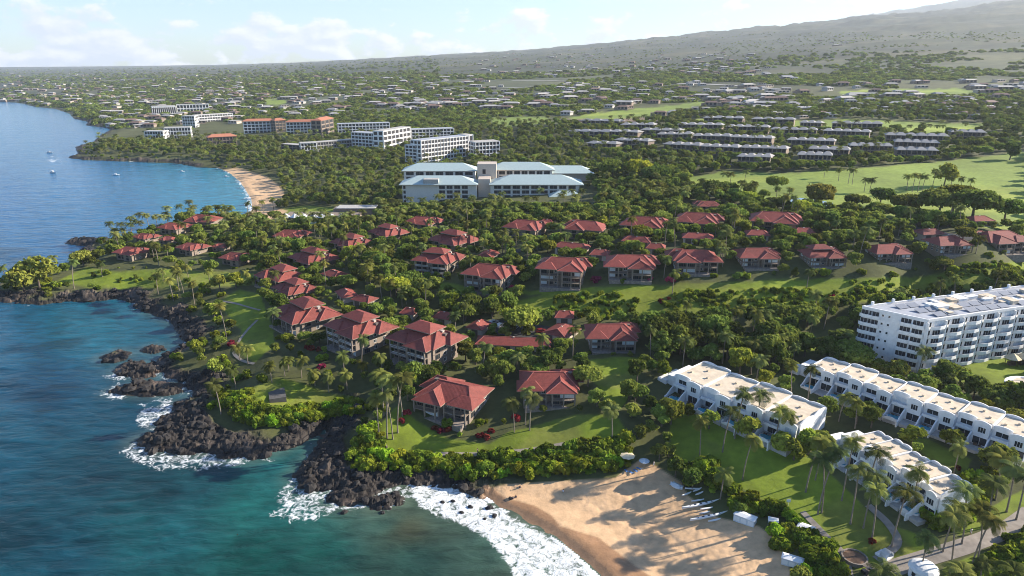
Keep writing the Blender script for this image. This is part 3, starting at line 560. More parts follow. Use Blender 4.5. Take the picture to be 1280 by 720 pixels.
def make_villa(seed, storeys=2, monitor=False, mirror=1, plain_=False):
    rnd = random.Random(seed); s = mirror
    W, D, H = 19.0, 14.0, 2.85*storeys
    root = empty('villa')
    base = MB(); base.box(-W/2, -D/2, -4, W/2, D/2, H, 0)
    base.box(min(s*.5, s*9)-.0, -D/2-2.4, -4, max(s*.5, s*9), -D/2+.1, H-.003, 0)
    base.box(-W/2-.02, -D/2-.02, 2.75*(storeys-1)-.12, W/2+.02, D/2+.02, 2.75*(storeys-1)+.12, 1)
    base.build('wall', ['cream', 'taupe'], root)
    # main roof and the hipped wings
    e = 1.3; z = H
    b = MB(); b.hip(-W/2-e, -D/2-e, W/2+e, D/2+e, z, 3.6, inset=5.2, mi=0, me=1)
    m = b.build('roof', ['red', 'cream'], root); ridge_caps(b, m)
    w1 = MB(); cx = s*4.2
    w1.hip(cx-5.6, -D/2-4.2, cx+5.6, 3.5, z+.02, 2.75, inset=4.9, along='y'); w = w1.build('roof_wing', ['red', 'cream'], root); w1.ridge = [w1.ridge[0], w1.ridge[1], w1.ridge[2]]; ridge_caps(w1, w)
    w2 = MB(); w2.hip(s*2-1 if s > 0 else -W/2-3.6, -1.5, W/2+3.6 if s > 0 else s*2+1, D/2+2.0, z+.01, 2.9, inset=4.2, along='x'); w = w2.build('roof_wing', ['red', 'cream'], root); ridge_caps(w2, w)
    w3 = MB(); w3.hip(-s*W/2-2.4 if s > 0 else W/2-7.5, -D/2-2.2, -s*W/2+7.5 if s > 0 else W/2+2.4, 0, z-.02, 2.2, inset=3.2, along='x'); w3.build('roof_wing', ['red', 'cream'], root)
    if monitor:      # raised clerestory with its own little roof
        c = MB(); c.box(-s*1-5.2, -2.2, H+.8, -s*1+5.2, 4.6, H+3.7, 0); c.box(-s*1-4.6, -2.26, H+2.5, -s*1+4.6, -2.1, H+3.4, 1); c.box(-s*1+5.1, -1.6, H+2.5, -s*1+5.27, 4.0, H+3.4, 1); q = c.build('clerestory', ['cream', 'glass'], root)
        c2 = MB(); c2.hip(-s*1-6.4, -3.5, -s*1+6.4, 5.8, H+3.7, 2.2, inset=3.8); c2.build('roof', ['red', 'cream'], q)
        c3 = MB(); c3.box(s*6.5-.45, 1.6, H+1, s*6.5+.45, 2.6, H+3.4, 0); c3.box(s*6.5-.55, 1.5, H+3.4, s*6.5+.55, 2.7, H+3.6, 0); c3.build('chimney', ['tan'], root)
    v = MB(); vx = s*8.0; v.box(vx-.5, 1.3, z+1.6, vx+.5, 2.3, z+2.6, 0); v.box(vx-.65, 1.15, z+2.6, vx+.65, 2.45, z+2.75, 0); v.build('roof_vent', ['rail'], root)
    if plain_:
        for k in range(storeys):
            for x in (-6.5, -3): put_win(root, 'big', x, -D/2, .5+2.75*k)
            put_win(root, 'big', s*4.5, -D/2-2.4, .5+2.75*k)
            put_win(root, 'med', W/2, -2, .9+2.75*k, R(90)); put_win(root, 'med', -W/2, -2, .9+2.75*k, R(-90))
        return root
    for k in range(storeys):
        zz = .35+2.75*k
        for x in (-s*7.9, -s*5.0): put_win(root, 'blind' if rnd.random() < .45 else 'big', x, -D/2, zz)
        put_win(root, 'med', -s*2.2, -D/2, zz+.5)
        for x in (s*2.3, s*5.0, s*7.4): put_win(root, 'blind' if rnd.random() < .2 else 'big', x, -D/2-2.4, zz)
        for y in (-4.6, -.5, 4): put_win(root, 'big' if y < -4 else 'med', W/2, y, zz+(.0 if y < -4 else .5), R(90)); put_win(root, 'blind' if k and y > 0 else 'med', -W/2, y, zz+(0 if k and y > 0 else .5), R(-90))
        if k:
            bl = MB(); bl.box(-s*9.4 if s > 0 else 1.0, -D/2-2.3, zz-.55, -s*1.0 if s > 0 else 9.4, -D/2+.02, zz-.35, 0)
            bl.box(min(s*.6, s*9.2), -D/2-4.2, zz-.55, max(s*.6, s*9.2), -D/2-2.38, zz-.35, 0)
            q = bl.build('balcony', ['cream'], root)
            rl = MB()
            for (x0, x1, yy) in ((-s*9.4, -s*1.0, -D/2-2.25), (s*.6, s*9.2, -D/2-4.15)):
                x0, x1 = sorted((x0, x1)); rl.box(x0, yy, zz+.55, x1, yy+.07, zz+.65, 0); rl.box(x0, yy+.005, zz-.2, x1, yy+.065, zz-.12, 0)
                n = int((x1-x0)/.55)
                for i in range(n+1): xx = x0+(x1-x0-.07)*i/n; rl.box(xx, yy+.01, zz-.12, xx+.07, yy+.06, zz+.55, 0)
            rl.build('railing', ['white' if rnd.random() < .5 else 'rail'], q)
    for x, y in ((-s*9.2, -D/2-2.1), (-s*5.2, -D/2-2.1), (-s*1.3, -D/2-2.1), (s*.9, -D/2-4.0), (s*4.9, -D/2-4.0), (s*8.9, -D/2-4.0)):
        c = MB(); c.box(x-.22, y-.22, -4, x+.22, y+.22, H-.32, 0); c.build('column', ['cream'], root)
    t = MB(); t.box(-W/2+.5, -D/2-4.9, -4, W/2-.5, -D/2-.05, .12, 0); t.build('terrace', ['stone'], root)
    return root
PROTO = {}
def villa_of(key, **kw):
    """first call builds the kind, later calls copy it with its parts"""
    if key not in PROTO: PROTO[key] = make_villa(**kw); return PROTO[key]
    return copy_tree(PROTO[key])
KIND = dict(a=dict(seed=1), b=dict(seed=2, mirror=-1), c=dict(seed=3, storeys=3), d=dict(seed=4, monitor=True), e=dict(seed=5, monitor=True, mirror=-1), f=dict(seed=6, storeys=3, monitor=True), p=dict(seed=8, plain_=True), q=dict(seed=9, plain_=True, mirror=-1), r=dict(seed=10, plain_=True, monitor=True))
ORD = ['leftmost', 'second', 'third', 'fourth', 'fifth', 'sixth', 'seventh', 'eighth', 'ninth', 'tenth', 'eleventh', 'twelfth']
def ordn(k, n): return 'leftmost of' if k == 0 else 'rightmost of' if k == n-1 else ORD[k]+' from left of'
# px, py of the foot of the front wall, yaw, kind, size, shown box, phrase
VILLAS = [
 # long row along the top of the green slope, left to right
 (547, 347, -18, 'f', .95, (515, 309, 582, 348), 'three storey red roofed villa at the left end of the ridge row'),
 (606, 363, -20, 'c', 1.0, (577, 329, 652, 364), 'red roofed villa with white lower walls second in the ridge row'),
 (703, 358, -12, 'c', .98, (671, 321, 741, 359), 'red roofed villa third from the left in the ridge row'),
 (788, 355, -8, 'a', 1.0, (757, 318, 822, 356), 'red roofed villa fourth from the left in the ridge row'),
 (868, 349, -5, 'b', .98, (836, 312, 902, 349), 'red roofed villa fifth from the left in the ridge row'),
 (945, 347, 0, 'a', .96, (915, 310, 977, 348), 'red roofed villa sixth from the left in the ridge row'),
 (1027, 344, 4, 'd', .96, (996, 305, 1060, 345), 'red roofed villa with clerestory seventh in the ridge row'),
 (1108, 344, 6, 'a', 1.0, (1076, 305, 1142, 344), 'red roofed villa eighth from the left in the ridge row'),
 (1184, 331, 10, 'a', .98, (1153, 295, 1215, 331), 'red roofed villa second from the right in the ridge row'),
 (1262, 318, 10, 'b', .95, (1230, 288, 1290, 320), 'red roofed villa cut by the right edge in the ridge row'),
 # second tier behind
 (440, 311, -38, 'r', .95, (412, 291, 470, 312), 'red roofed villa leftmost of the tier below the blue roofed hotel'),
 (486, 300, -38, 'r', .95, (459, 279, 513, 300), 'red roofed villa second of the tier below the blue roofed hotel'),
 (530, 289, -22, 'p', .95, (505, 270, 556, 289), 'red roofed villa third of the tier close under the blue roofed hotel'),
 (568, 310, -36, 'r', .98, (535, 286, 601, 311), 'red roofed villa fourth of the tier behind the three storey villa'),
 (660, 299, -24, 'p', 1.0, (629, 274, 690, 299), 'red roofed villa behind the third ridge villa'),
 (733, 296, -20, 'q', .98, (704, 275, 763, 296), 'red roofed villa behind the fourth ridge villa'),
 (806, 290, -18, 'p', .98, (776, 270, 837, 289), 'red roofed villa behind the fifth ridge villa'),
 (874, 284, -18, 'p', .98, (843, 265, 905, 284), 'red roofed villa behind the sixth ridge villa'),
 (884, 264, -5, 'q', .8, (868, 251, 901, 264), 'small red roofed villa farthest back beside the fairway'),
 (970, 283, -16, 'p', .98, (938, 264, 1000, 283), 'red roofed villa behind the seventh ridge villa'),
 # on the rocky point
 (165, 338, -20, 'p', .86, (140, 308, 192, 338), 'red roofed villa on the point nearest the lawn edge'),
 (182, 308, -25, 'p', .7, (165, 291, 202, 307), 'red roofed villa on the point leftmost beside the sea'),
 (213, 309, -22, 'q', .6, (201, 295, 223, 308), 'small red roofed villa in the middle of the point'),
 (220, 296, -15, 'p', .8, (196, 278, 242, 297), 'red roofed villa on the point second from the sea cove'),
 (256, 284, -15, 'q', .9, (229, 268, 283, 285), 'red roofed villa on the point farthest back by the cove'),
 (241, 329, -25, 'p', .75, (219, 303, 264, 330), 'red roofed villa on the point with pale blue walls'),
 (278, 320, -20, 'q', .5, (264, 304, 291, 320), 'small red roofed villa between two villas on the point'),
 (297, 338, -20, 'p', .8, (273, 315, 321, 338), 'red roofed villa on the point at the right end of the lawn'),
 # along the western path
 (365, 300, -10, 'p', .75, (341, 287, 390, 300), 'low red roofed house beside the pavilion hedge'),
 (392, 332, -38, 'r', .92, (360, 308, 427, 332), 'red roofed villa above the stacked western villas'),
 (348, 352, -42, 'e', .8, (319, 329, 386, 352), 'red roofed villa uppermost of the stacked western villas'),
 (370, 374, -42, 'd', .85, (340, 347, 401, 374), 'red roofed villa second of the stacked western villas'),
 (380, 420, -46, 'd', .92, (340, 371, 427, 422), 'red roofed villa third of the stacked western villas with white band'),
 (447, 446, -40, 'f', .93, (405, 388, 497, 447), 'red roofed villa with stepped roof behind the park palms'),
 (530, 458, -34, 'f', .95, (483, 401, 583, 461), 'red roofed villa with stepped roof right of the park villa'),
 (566, 527, -26, 'b', 1.0, (515, 470, 624, 533), 'red roofed villa nearest the camera with red shrubs at its lawn'),
 (687, 512, 0, 'a', 1.0, (649, 463, 725, 514), 'red roofed villa near the camera facing the beach hedge'),
 (764, 446, 0, 'a', .98, (730, 405, 799, 447), 'red roofed villa at the head of the small side lawn')]
VXY = []
for i, (px, py, yaw, kind, sc, box, lab) in enumerate(VILLAS):
    a = R(yaw); ca, sa = math.cos(a), math.sin(a); st_ = KIND[kind].get('storeys', 2); mon = KIND[kind].get('monitor', False); ppx, ppy = float(px), float(py); s0 = sc
    for _ in range(5):      # settle place and size until the roof spans what the photograph shows
        p = gp(ppx, ppy); off = 8.5*sc; cxw, cyw = p.x-sa*off, p.y+ca*off
        zg = float(ground(np.array([cxw]), np.array([cyw]))[0]); zb = max(p.z, min(p.z+.2, zg+1)); He = 2.85*st_*.92
        E = [(-10.8, -9.2, He), (10.8, -9.2, He), (12.4, 8.6, He), (-10.8, 8.3, He)]; T_ = [(-5, 0, He+3.3), (5, 0, He+3.3)]+([(-3, 1, He+5.3), (3, 1, He+5.3)] if mon else [])
        qx, qy = project([cxw+(u*ca-v*sa)*sc for u, v, w in E+T_], [cyw+(u*sa+v*ca)*sc for u, v, w in E+T_], [zb+w*sc for u, v, w in E+T_])
        sc = min(1.1*s0, max(.72*s0, sc*(box[2]-box[0])/(qx.max()-qx.min()))) if box[2] < 1280 else sc
        if box[2] < 1280: ppx += (box[0]+box[2])/2-(qx.max()+qx.min())/2
        ppy += max(-12, min(12, box[1]-qy.min()))*.8
    p = gp(ppx, ppy); off = 8.5*sc; cxw, cyw = p.x-sa*off, p.y+ca*off; zg = float(ground(np.array([cxw]), np.array([cyw]))[0]); zf = min(p.z+.2, zg+1)
    o = villa_of(kind, **KIND[kind]); o.location = (cxw, cyw, max(p.z, zf)); o.rotation_euler.z = a; o.scale = (sc, sc, sc*.92)
    tag(o, lab, 'villa', 'red roofed resort villas'); FOOT.append((cxw, cyw, a, 11.3*sc, 9.4*sc)); VIEWBOX.append((box[0]+4, box[1], box[2]-4, box[3]-(.10 if i > 33 else .14 if i < 10 else .05)*(box[3]-box[1]), cyw-8)); LM.append(('the '+lab, px, py, cyw))
def make_garage(w, d, seed):
    root = empty('garage')
    b = MB(); b.box(-w/2, -d/2, -2, w/2, d/2, 2.7, 0); b.build('wall', ['tan'], root)
    h = MB(); h.hip(-w/2-.8, -d/2-.8, w/2+.8, d/2+.8, 2.7, 1.7, inset=min(3, w*.3), thick=.22, along='x' if w >= d else 'y'); r = h.build('roof', ['red', 'cream'], root); ridge_caps(h, r, .12)
    n = max(1, int(w/4))
    for k in range(n):
        x = -w/2+w*(k+.5)/n; q = MB(); q.box(x-1.3, -d/2-.06, 0, x+1.3, -d/2+.02, 2.2, 0)
        for j in range(4): q.box(x-1.25, -d/2-.09, .1+.52*j, x+1.25, -d/2-.05, .5+.52*j, 0)
        q.build('garage_door', ['taupe'], root)
    s = MB(); s.box(-.3, -.3, 3.6, .3, .3, 4.55, 0); s.build('roof_vent', ['tan'], root)
    return root
GAR = [(610, 328, 7, 9, -20, 'garage right of the three storey villa'), (417, 352, 9, 7, -40, 'upper red roofed garage right of the stacked villas'), (432, 377, 9, 6, -60, 'lower red roofed garage right of the stacked villas'), (455, 384, 8, 6, -30, 'red roofed garage above the park villa'),
 (512, 400, 5, 5, -20, 'tiny red roofed garage left of two garages on the parking court'), (555, 406, 6, 6, -20, 'small pyramid roofed garage behind the stepped villa'), (598, 419, 6, 7, -25, 'orange lit pyramid roofed garage at the parking court'),
 (642, 440, 26, 7, -6, 'long low red roofed garage below the parking court'), (703, 428, 9, 10, -35, 'red roofed garage right of the parking court'), (706, 405, 6, 6, -5, 'small red roofed garage at the back of the parking court'),
 (716, 317, 15, 7, -20, 'long red roofed garage behind the third and fourth ridge villas'), (751, 326, 7, 7, -15, 'square red roofed garage beside the fourth ridge villa'), (797, 309, 12, 7, -15, 'brown roofed garage with white vent behind the fifth villa'),
 (821, 318, 7, 6, -15, 'small red roofed garage just above the fifth ridge villa'), (874, 305, 13, 7, -12, 'brown roofed garage with white vent behind the sixth villa'), (949, 301, 9, 7, -10, 'brown roofed garage behind the sixth and seventh villas'), (1007, 298, 8, 7, -10, 'red roofed garage above the seventh ridge villa'), (684, 285, 6, 6, -10, 'small round roofed garage right of the villa behind'),
 (1165, 300, 10, 7, 8, 'brown roofed garage behind the eighth ridge villa'), (1228, 283, 9, 7, 5, 'brown roofed garage in the trees near the right edge')]
for px, py, w, d, yaw, lab in GAR:
    p = gp(px, py); o = make_garage(w, d, 1); o.location = (p.x, p.y+d/2, p.z); o.rotation_euler.z = R(yaw)
    tag(o, lab, 'garage', 'red roofed garages'); FOOT.append((p.x, p.y+d/2, R(yaw), w/2+1.5, d/2+1.5)); VIEWBOX.append((px-w*1.6, py-14, px+w*1.6, py-3, p.y))

# white two-storey terraces with arched parapets, sloping garden walls and plunge pools
def frame(pa, pb, pc, z):
    """origin, yaw, length, depth from three roof corners seen in the photograph (front left, front right, back right)"""
    A, B, D = [Vector((*map(float, plane(*q, z)), 0)) for q in (pa, pb, pc)]
    u = (B-A); L = u.length; yaw = math.atan2(u.y, u.x); n = Vector((-math.sin(yaw), math.cos(yaw), 0)); dep = abs((D-B).dot(n))
    return A, yaw, L, dep
def arch(x0, x1, y, z0, rise, thick, n=10, mi=0, b=None):
    pts = [(x0, y, z0-1.0), (x1, y, z0-1.0)]+[(x1+(x0-x1)*i/n, y, z0+.25+rise*math.sin(math.pi*i/n)**.8) for i in range(n+1)]
    b.slab(pts, 0, thick, 0, mi)
def make_terrace(name, pa, pb, pc, zt, zb, n, lab):
    A, yaw, L, D = frame(pa, pb, pc, zt); D = max(10, min(D, 15)); H = zt-zb; w = L/n
    root = empty(name, (A.x, A.y, zb), yaw)
    for k in range(n):
        x0 = k*w; rnd = random.Random(k+int(L)); st = .55*((k+n) % 2)
        ub = MB(); ub.box(x0+.02, 0, -4, x0+w-.02, D, H-st-.35, 0)
        # patio recess walls and the jutting bay
        ub.box(x0+w*.52, -1.6, -4, x0+w-.25, .05, H-st-.9, 0)
        unit = ub.build('wall', ['white'], root)
        r = MB(); r.box(x0+.35, .35, H-st-.35, x0+w-.35, D-.35, H-st-.12, 0); r.build('roof', ['beige'], unit)
        a = MB(); arch(x0+.1, x0+w*.52, -.02, H-st, .35, .35, b=a); arch(x0+w*.50, x0+w-.1, -1.62, H-st-.3, .6, .35, b=a)
        arch(x0+.1, x0+w*.5, D-.3, H-st, .38, .33, b=a); arch(x0+w*.5, x0+w-.1, D-.3, H-st, .38, .33, b=a)
        a.box(x0-.12, -.3, H-st-1.2, x0+.12, D-.02, H-st+.1, 0); a.build('parapet', ['white'], unit)
        put_win(unit, rnd.choice(('wide', 'wide', 'wideb')), x0+w*.27, 0, H-st-2.6); put_win(unit, rnd.choice(('french', 'french', 'frenchb')), x0+w*.76, -1.6, H-st-2.9)
        for fx_ in (x0+w*.2, x0+w*.72):
            if rnd.random() < .75: fu = MB(); fu.box(fx_-.7, -2.6, .07, fx_+.2, -2.0, .75, 0); fu.box(fx_+.5, -2.5, .07, fx_+1.0, -2.1, .5, 0); fu.build('patio_table', ['wood'], unit)
        put_win(unit, 'door', x0+w*.27, 0, .15); put_win(unit, 'door', x0+w*.76, -1.6, .15)
        bl = MB(); bl.box(x0+.3, -1.5, H-st-3.35, x0+w*.52, .02, H-st-3.15, 0); bl.box(x0+.3, -1.5, H-st-3.15, x0+w*.52, -1.38, H-st-2.5, 0); bl.build('balcony', ['white'], unit)
        f = MB()
        for xx in (x0, x0+w*.5):      # sloping garden wall
            yy = -1.6 if xx > x0 else 0
            f.slab([(xx-.16, yy, -3), (xx-.16, yy, H-3.2), (xx-.16, yy-2.2, H-4.2), (xx-.16, yy-4.2, 1.0), (xx-.16, yy-5.2, .8), (xx-.16, yy-5.2, -3)], .32, 0, 0)
        f.build('garden_wall', ['white'], root)
        # plunge pool with a curved rim
        px_, py_ = x0+w*.27, -3.4
        def oval(rx, ry, m=16): return [(px_+rx*math.cos(2*math.pi*i/m), py_+ry*math.sin(2*math.pi*i/m)) for i in range(m)]
        t = MB(); t.box(x0+.2, -5.7, -4, x0+w-.2, -.02, .06, 0); tr = t.build('terrace', ['slab'], root)
        pr = MB(); pr.prism(oval(2.1, 1.4), .06, .45, 0); pr.build('pool_rim', ['whitepaint'], tr)
        pw = MB(); pw.prism(oval(1.8, 1.2), .40, .50, 0); pw.build('pool_water', ['pool'], tr)
        g = MB()
        g.slab([(x0+.2, -5.7, -4), (x0+w*.5, -5.7, -4)]+[(x0+w*.5+(.2-w*.5)*i/8, -5.7, .55+.55*math.sin(math.pi*i/8)) for i in range(9)], 0, .25, 0); g.build('front_wall', ['white'], root)
        for j in range(3):
            v = MB(); vx, vy = x0+w*(.22+.28*j), D*(.35+.3*(j % 2)); v.box(vx-.3, vy-.3, H-st-.14, vx+.3, vy+.3, H-st+.35, 0); v.box(vx-.42, vy-.42, H-st+.35, vx+.42, vy+.42, H-st+.42, 0); v.build('roof_vent', ['beige'], unit)
    lo = MB(); lo.box(-4.2, 2, -4, -.1, D-2, 4.2, 0); lo.box(-4.25, 1.95, 4.2, -.05, D-1.95, 4.5, 0); lo.box(-7.6, 1, -4, -4.27, D-4, 2.6, 0); lo.slab([(-7.9, .6, -4), (-7.9, D-3, -4), (-7.9, D-3, 1.4), (-7.9, 3, 1.4), (-7.9, .6, .8)], .25, 0, 0); lo.build('side_wing', ['white'], root)
    e = MB(); e.slab([(L-.15, -.3, -4), (L-.15, D, -4), (L-.15, D, H-.4)]+[(L-.15, D-(D+.3)*i/10, H-.3+.7*abs(math.sin(math.pi*i/5))) for i in range(1, 11)], .35, 0, 0); e.build('end_wall', ['white'], root)
    tag(root, lab, 'terrace building', 'white terraces with arched parapets')
    cxw = A+Vector((math.cos(yaw), math.sin(yaw), 0))*L/2+Vector((-math.sin(yaw), math.cos(yaw), 0))*(D/2-3.5)
    FOOT.append((cxw.x, cxw.y, yaw, L/2+5, D/2+6.5)); q = project(cxw.x, cxw.y, zb); LM.append(('the '+lab, float(q[0]), float(q[1]), cxw.y))
    for k in range(n):
        P = A+Vector((math.cos(yaw), math.sin(yaw), 0))*(k+.5)*w; x, y = project(P.x, P.y, zb+H*.7); VIEWBOX.append((x-18, y-24, x+22, y+16, P.y-5))
    return root
make_terrace('terrace_building', (845, 468), (1001, 529), (1031, 506), 16.6, 10.0, 4, 'white terrace with arched parapets at the top of the lawn')
make_terrace('terrace_building', (1014, 455), (1290, 546), (1312, 534), 18.2, 11.6, 7, 'longest white terrace below the six storey white hotel')
make_terrace('terrace_building', (1061, 545), (1178, 617), (1217, 608), 15.4, 8.8, 5, 'white terrace with plunge pools nearest the camera')

# six-storey white hotel on the right
def six_storey():
    zt, zb = 30.0, 12.5
    A, yaw, _, _ = frame((1159, 402), (1280, 385), (1280, 385), zt)
    B = Vector((*map(float, plane(1078, 384.7, zt)), 0)); n = Vector((-math.sin(yaw), math.cos(yaw), 0)); D = (B-A).dot(n); sk = (B-A).dot(Vector((math.cos(yaw), math.sin(yaw), 0)))
    L = 92.; root = empty('white_hotel', (A.x, A.y, zb), yaw); H = zt-zb; fh = H/6
    def X(x, y): return x+sk*y/D          # slanted end wall
    b = MB(); b.prism([(0, 0), (L, 0), (L, D), (sk, D)], -5, H, 0); b.build('wall', ['white'], root)
    r = MB(); r.prism([(X(1, 1.), .8), (L-1, .8), (L-1, D-.8), (X(1, D-.8), D-.8)], H+.02, H+.25, 0); r.build('roof', ['deck'], root)
    p = MB(); p.box(.3, -.25, H-.1, L, .25, H+.75, 0); p.box(sk, D-.35, H-.1, L, D+.15, H+.75, 0); p.slab([(-.2, .1, H-.1), (sk-.2, D, H-.1), (sk-.2, D, H+.75), (-.2, .1, H+.75)], .45, 0, 0); p.build('parapet', ['white'], root)
    for k in range(10):
        m = MB(); x = sk+4+k*9; m.box(x-.35, D-.55, H+.75, x+.35, D+.25, H+1.9, 0); m.build('parapet_post', ['white'], root)
    for k in range(18):
        for y0_ in (1.6, D*.36, D*.66):
            if (k*7+int(y0_)) % 5 == 0: continue
            q = MB(); xx = X(3, y0_)+4+k*4.7; q.slab([(xx, y0_, H+.4), (xx+4.2, y0_, H+.4), (xx+4.2, y0_+2.6, H+1.0), (xx, y0_+2.6, H+1.0)], 0, 0, .08); q.build('solar_panel', ['solar'], root)
    rnd = random.Random(5)
    for k in range(26):
        m = MB(); x, y = rnd.uniform(12, L-4), rnd.uniform(4, D-4); a, c_, h = rnd.uniform(.6, 2.6), rnd.uniform(.6, 2.2), rnd.uniform(.5, 1.3)
        m.box(x-a, y-c_, H+.25, x+a, y+c_, H+.25+h, 0); m.box(x-a-.15, y-c_-.15, H+.25+h, x+a+.15, y+c_+.15, H+.33+h, 0); m.build('roof_unit', ['white' if rnd.random() < .6 else 'beige'], root)
    nb = 12; w = L/nb
    bm = MB(); bm.prism([(-w*.42, 0), (-w*.42, -.9), (-w*.28, -1.5), (0, -1.8), (w*.28, -1.5), (w*.42, -.9), (w*.42, 0)], 0, .25, 0)
    for q in (((-w*.42, -.9), (-w*.28, -1.5)), ((-w*.28, -1.5), (0, -1.8)), ((0, -1.8), (w*.28, -1.5)), ((w*.28, -1.5), (w*.42, -.9))):
        (x0, y0), (x1, y1) = q; bm.slab([(x0, y0, .25), (x1, y1, .25), (x1, y1, 1.15), (x0, y0, 1.15)], 0, .14, 0)
    bmesh_ = bm.mesh('balcony', ['white'])
    wbb = win_mesh('window', 3.4, 2.0, 'blind', 'white', 2); wa = win_mesh('window', 1.3, 1.8, 'recess', 'white', 0); wb = win_mesh('window', 3.4, 2.0, 'recess', 'white', 2); ws = win_mesh('window', .8, .9, 'glass', 'white', 0)
    for k in range(nb):
        x = w*(k+.5)
        for f in range(6):
            z = fh*f
            link('balcony', bmesh_, root, (x+.3, 0, z+.15))
            link('window', wbb if (k*5+f*3) % 7 < 2 else wb, root, (x+.9, -.03, z+.6)); link('window', wa, root, (x-2.4, -.03, z+.7))
        c = MB(); c.box(w*k-.25, -.9, -5, w*k+.25, .02, H-.3, 0); c.build('pier', ['white'], root)
    # end wall: two balcony stacks round a plain curved stair tower
    ea = math.atan2(D, sk)
    eL = math.hypot(D, sk)
    for t, kind in ((.12, 'b'), (.30, 'b'), (.56, 's'), (.66, 's'), (.80, 'b'), (.92, 'b')):
        P = Vector((sk*t, D*t, 0))
        for f in range(6):
            z = fh*f
            if kind == 'b':
                o = link('balcony', bmesh_, root, (P.x, P.y, z+.15), ea-math.pi); o.scale = (.62, .7, 1)
                o = link('window', wb, root, (P.x, P.y, z+.6), ea-math.pi); o.scale = (.95, 1, 1)
            else: link('window', ws, root, (P.x-.0, P.y, z+1.3), ea-math.pi)
    tag(root, 'long six storey white hotel with rows of curved balconies and flat grey roof', 'hotel')
    c = A+Vector((math.cos(yaw), math.sin(yaw), 0))*L/2+n*D/2; FOOT.append((c.x, c.y, yaw, L/2+7, D/2+3)); VIEWBOX.append((1068, 360, 1165, 452, A.y)); VIEWBOX.append((1160, 360, 1290, 424, A.y)); LM.append(('the six storey white hotel', 1165, 456, A.y))
six_storey()

# block with a grid of deep windows; kind of facade used by the far hotels
def grid_block(root, x0, y0, w, d, h, bays, floors, wallm='white', z0=0, winm='recess', single=True, sides=False, margin=1.0, roofm='slab'):
    b = MB(); b.box(x0, y0, -6+z0, x0+w, y0+d, z0+h, 0); b.box(x0+.3, y0+.3, z0+h, x0+w-.3, y0+d-.3, z0+h+.3, 1); wall = b.build('wall', [wallm, roofm], root)
    fh = h/floors; bw = (w-2*margin)/bays
    if single:
        m = win_mesh('window', bw*.8, fh*.72, winm, wallm, 1)
        for i in range(bays):
            for f in range(floors): link('window', m, wall, (x0+margin+bw*(i+.5), y0, z0+fh*f+fh*.14))
        rl = MB()
        for f in range(floors): rl.box(x0+margin, y0-.5, z0+fh*f-.1, x0+w-margin, y0+.0, z0+fh*f+.12, 0)
        rl.build('balcony', [wallm], wall)
    else:
        m = MB()
        for i in range(bays):
            for f in range(floors): x = x0+margin+bw*i+bw*.12; z = z0+fh*f+fh*.16; m.poly([(x, y0-.04, z), (x+bw*.76, y0-.04, z), (x+bw*.76, y0-.04, z+fh*.68), (x, y0-.04, z+fh*.68)], 0)
        if sides:
            n = max(2, int(d/bw))
            for i in range(n):
                for f in range(floors):
                    for xs in (x0-.04, x0+w+.04): y = y0+d*(i+.15)/n; z = z0+fh*f+fh*.16; m.poly([(xs, y, z), (xs, y+d/n*.7, z), (xs, y+d/n*.7, z+fh*.68), (xs, y, z+fh*.68)], 0)
        q = MB()
        for f in range(floors+1): q.box(x0+.2, y0-.55, z0+fh*f-.12, x0+w-.2, y0+.01, z0+fh*f+.12, 0)
        for i in range(bays+1): q.box(x0+margin+bw*i-.2, y0-.5, z0, x0+margin+bw*i+.2, y0+.01, z0+h, 0)
        q.build('balcony_frame', [wallm], wall); tag(m.build('window_rows', [winm], wall), kind='stuff')
    return wall
def span(pxl, pxr, pyb):
    """ground points under two pixels of one facade line"""
    a = gp(pxl, pyb[0]); b = gp(pxr, pyb[1]); return a, b
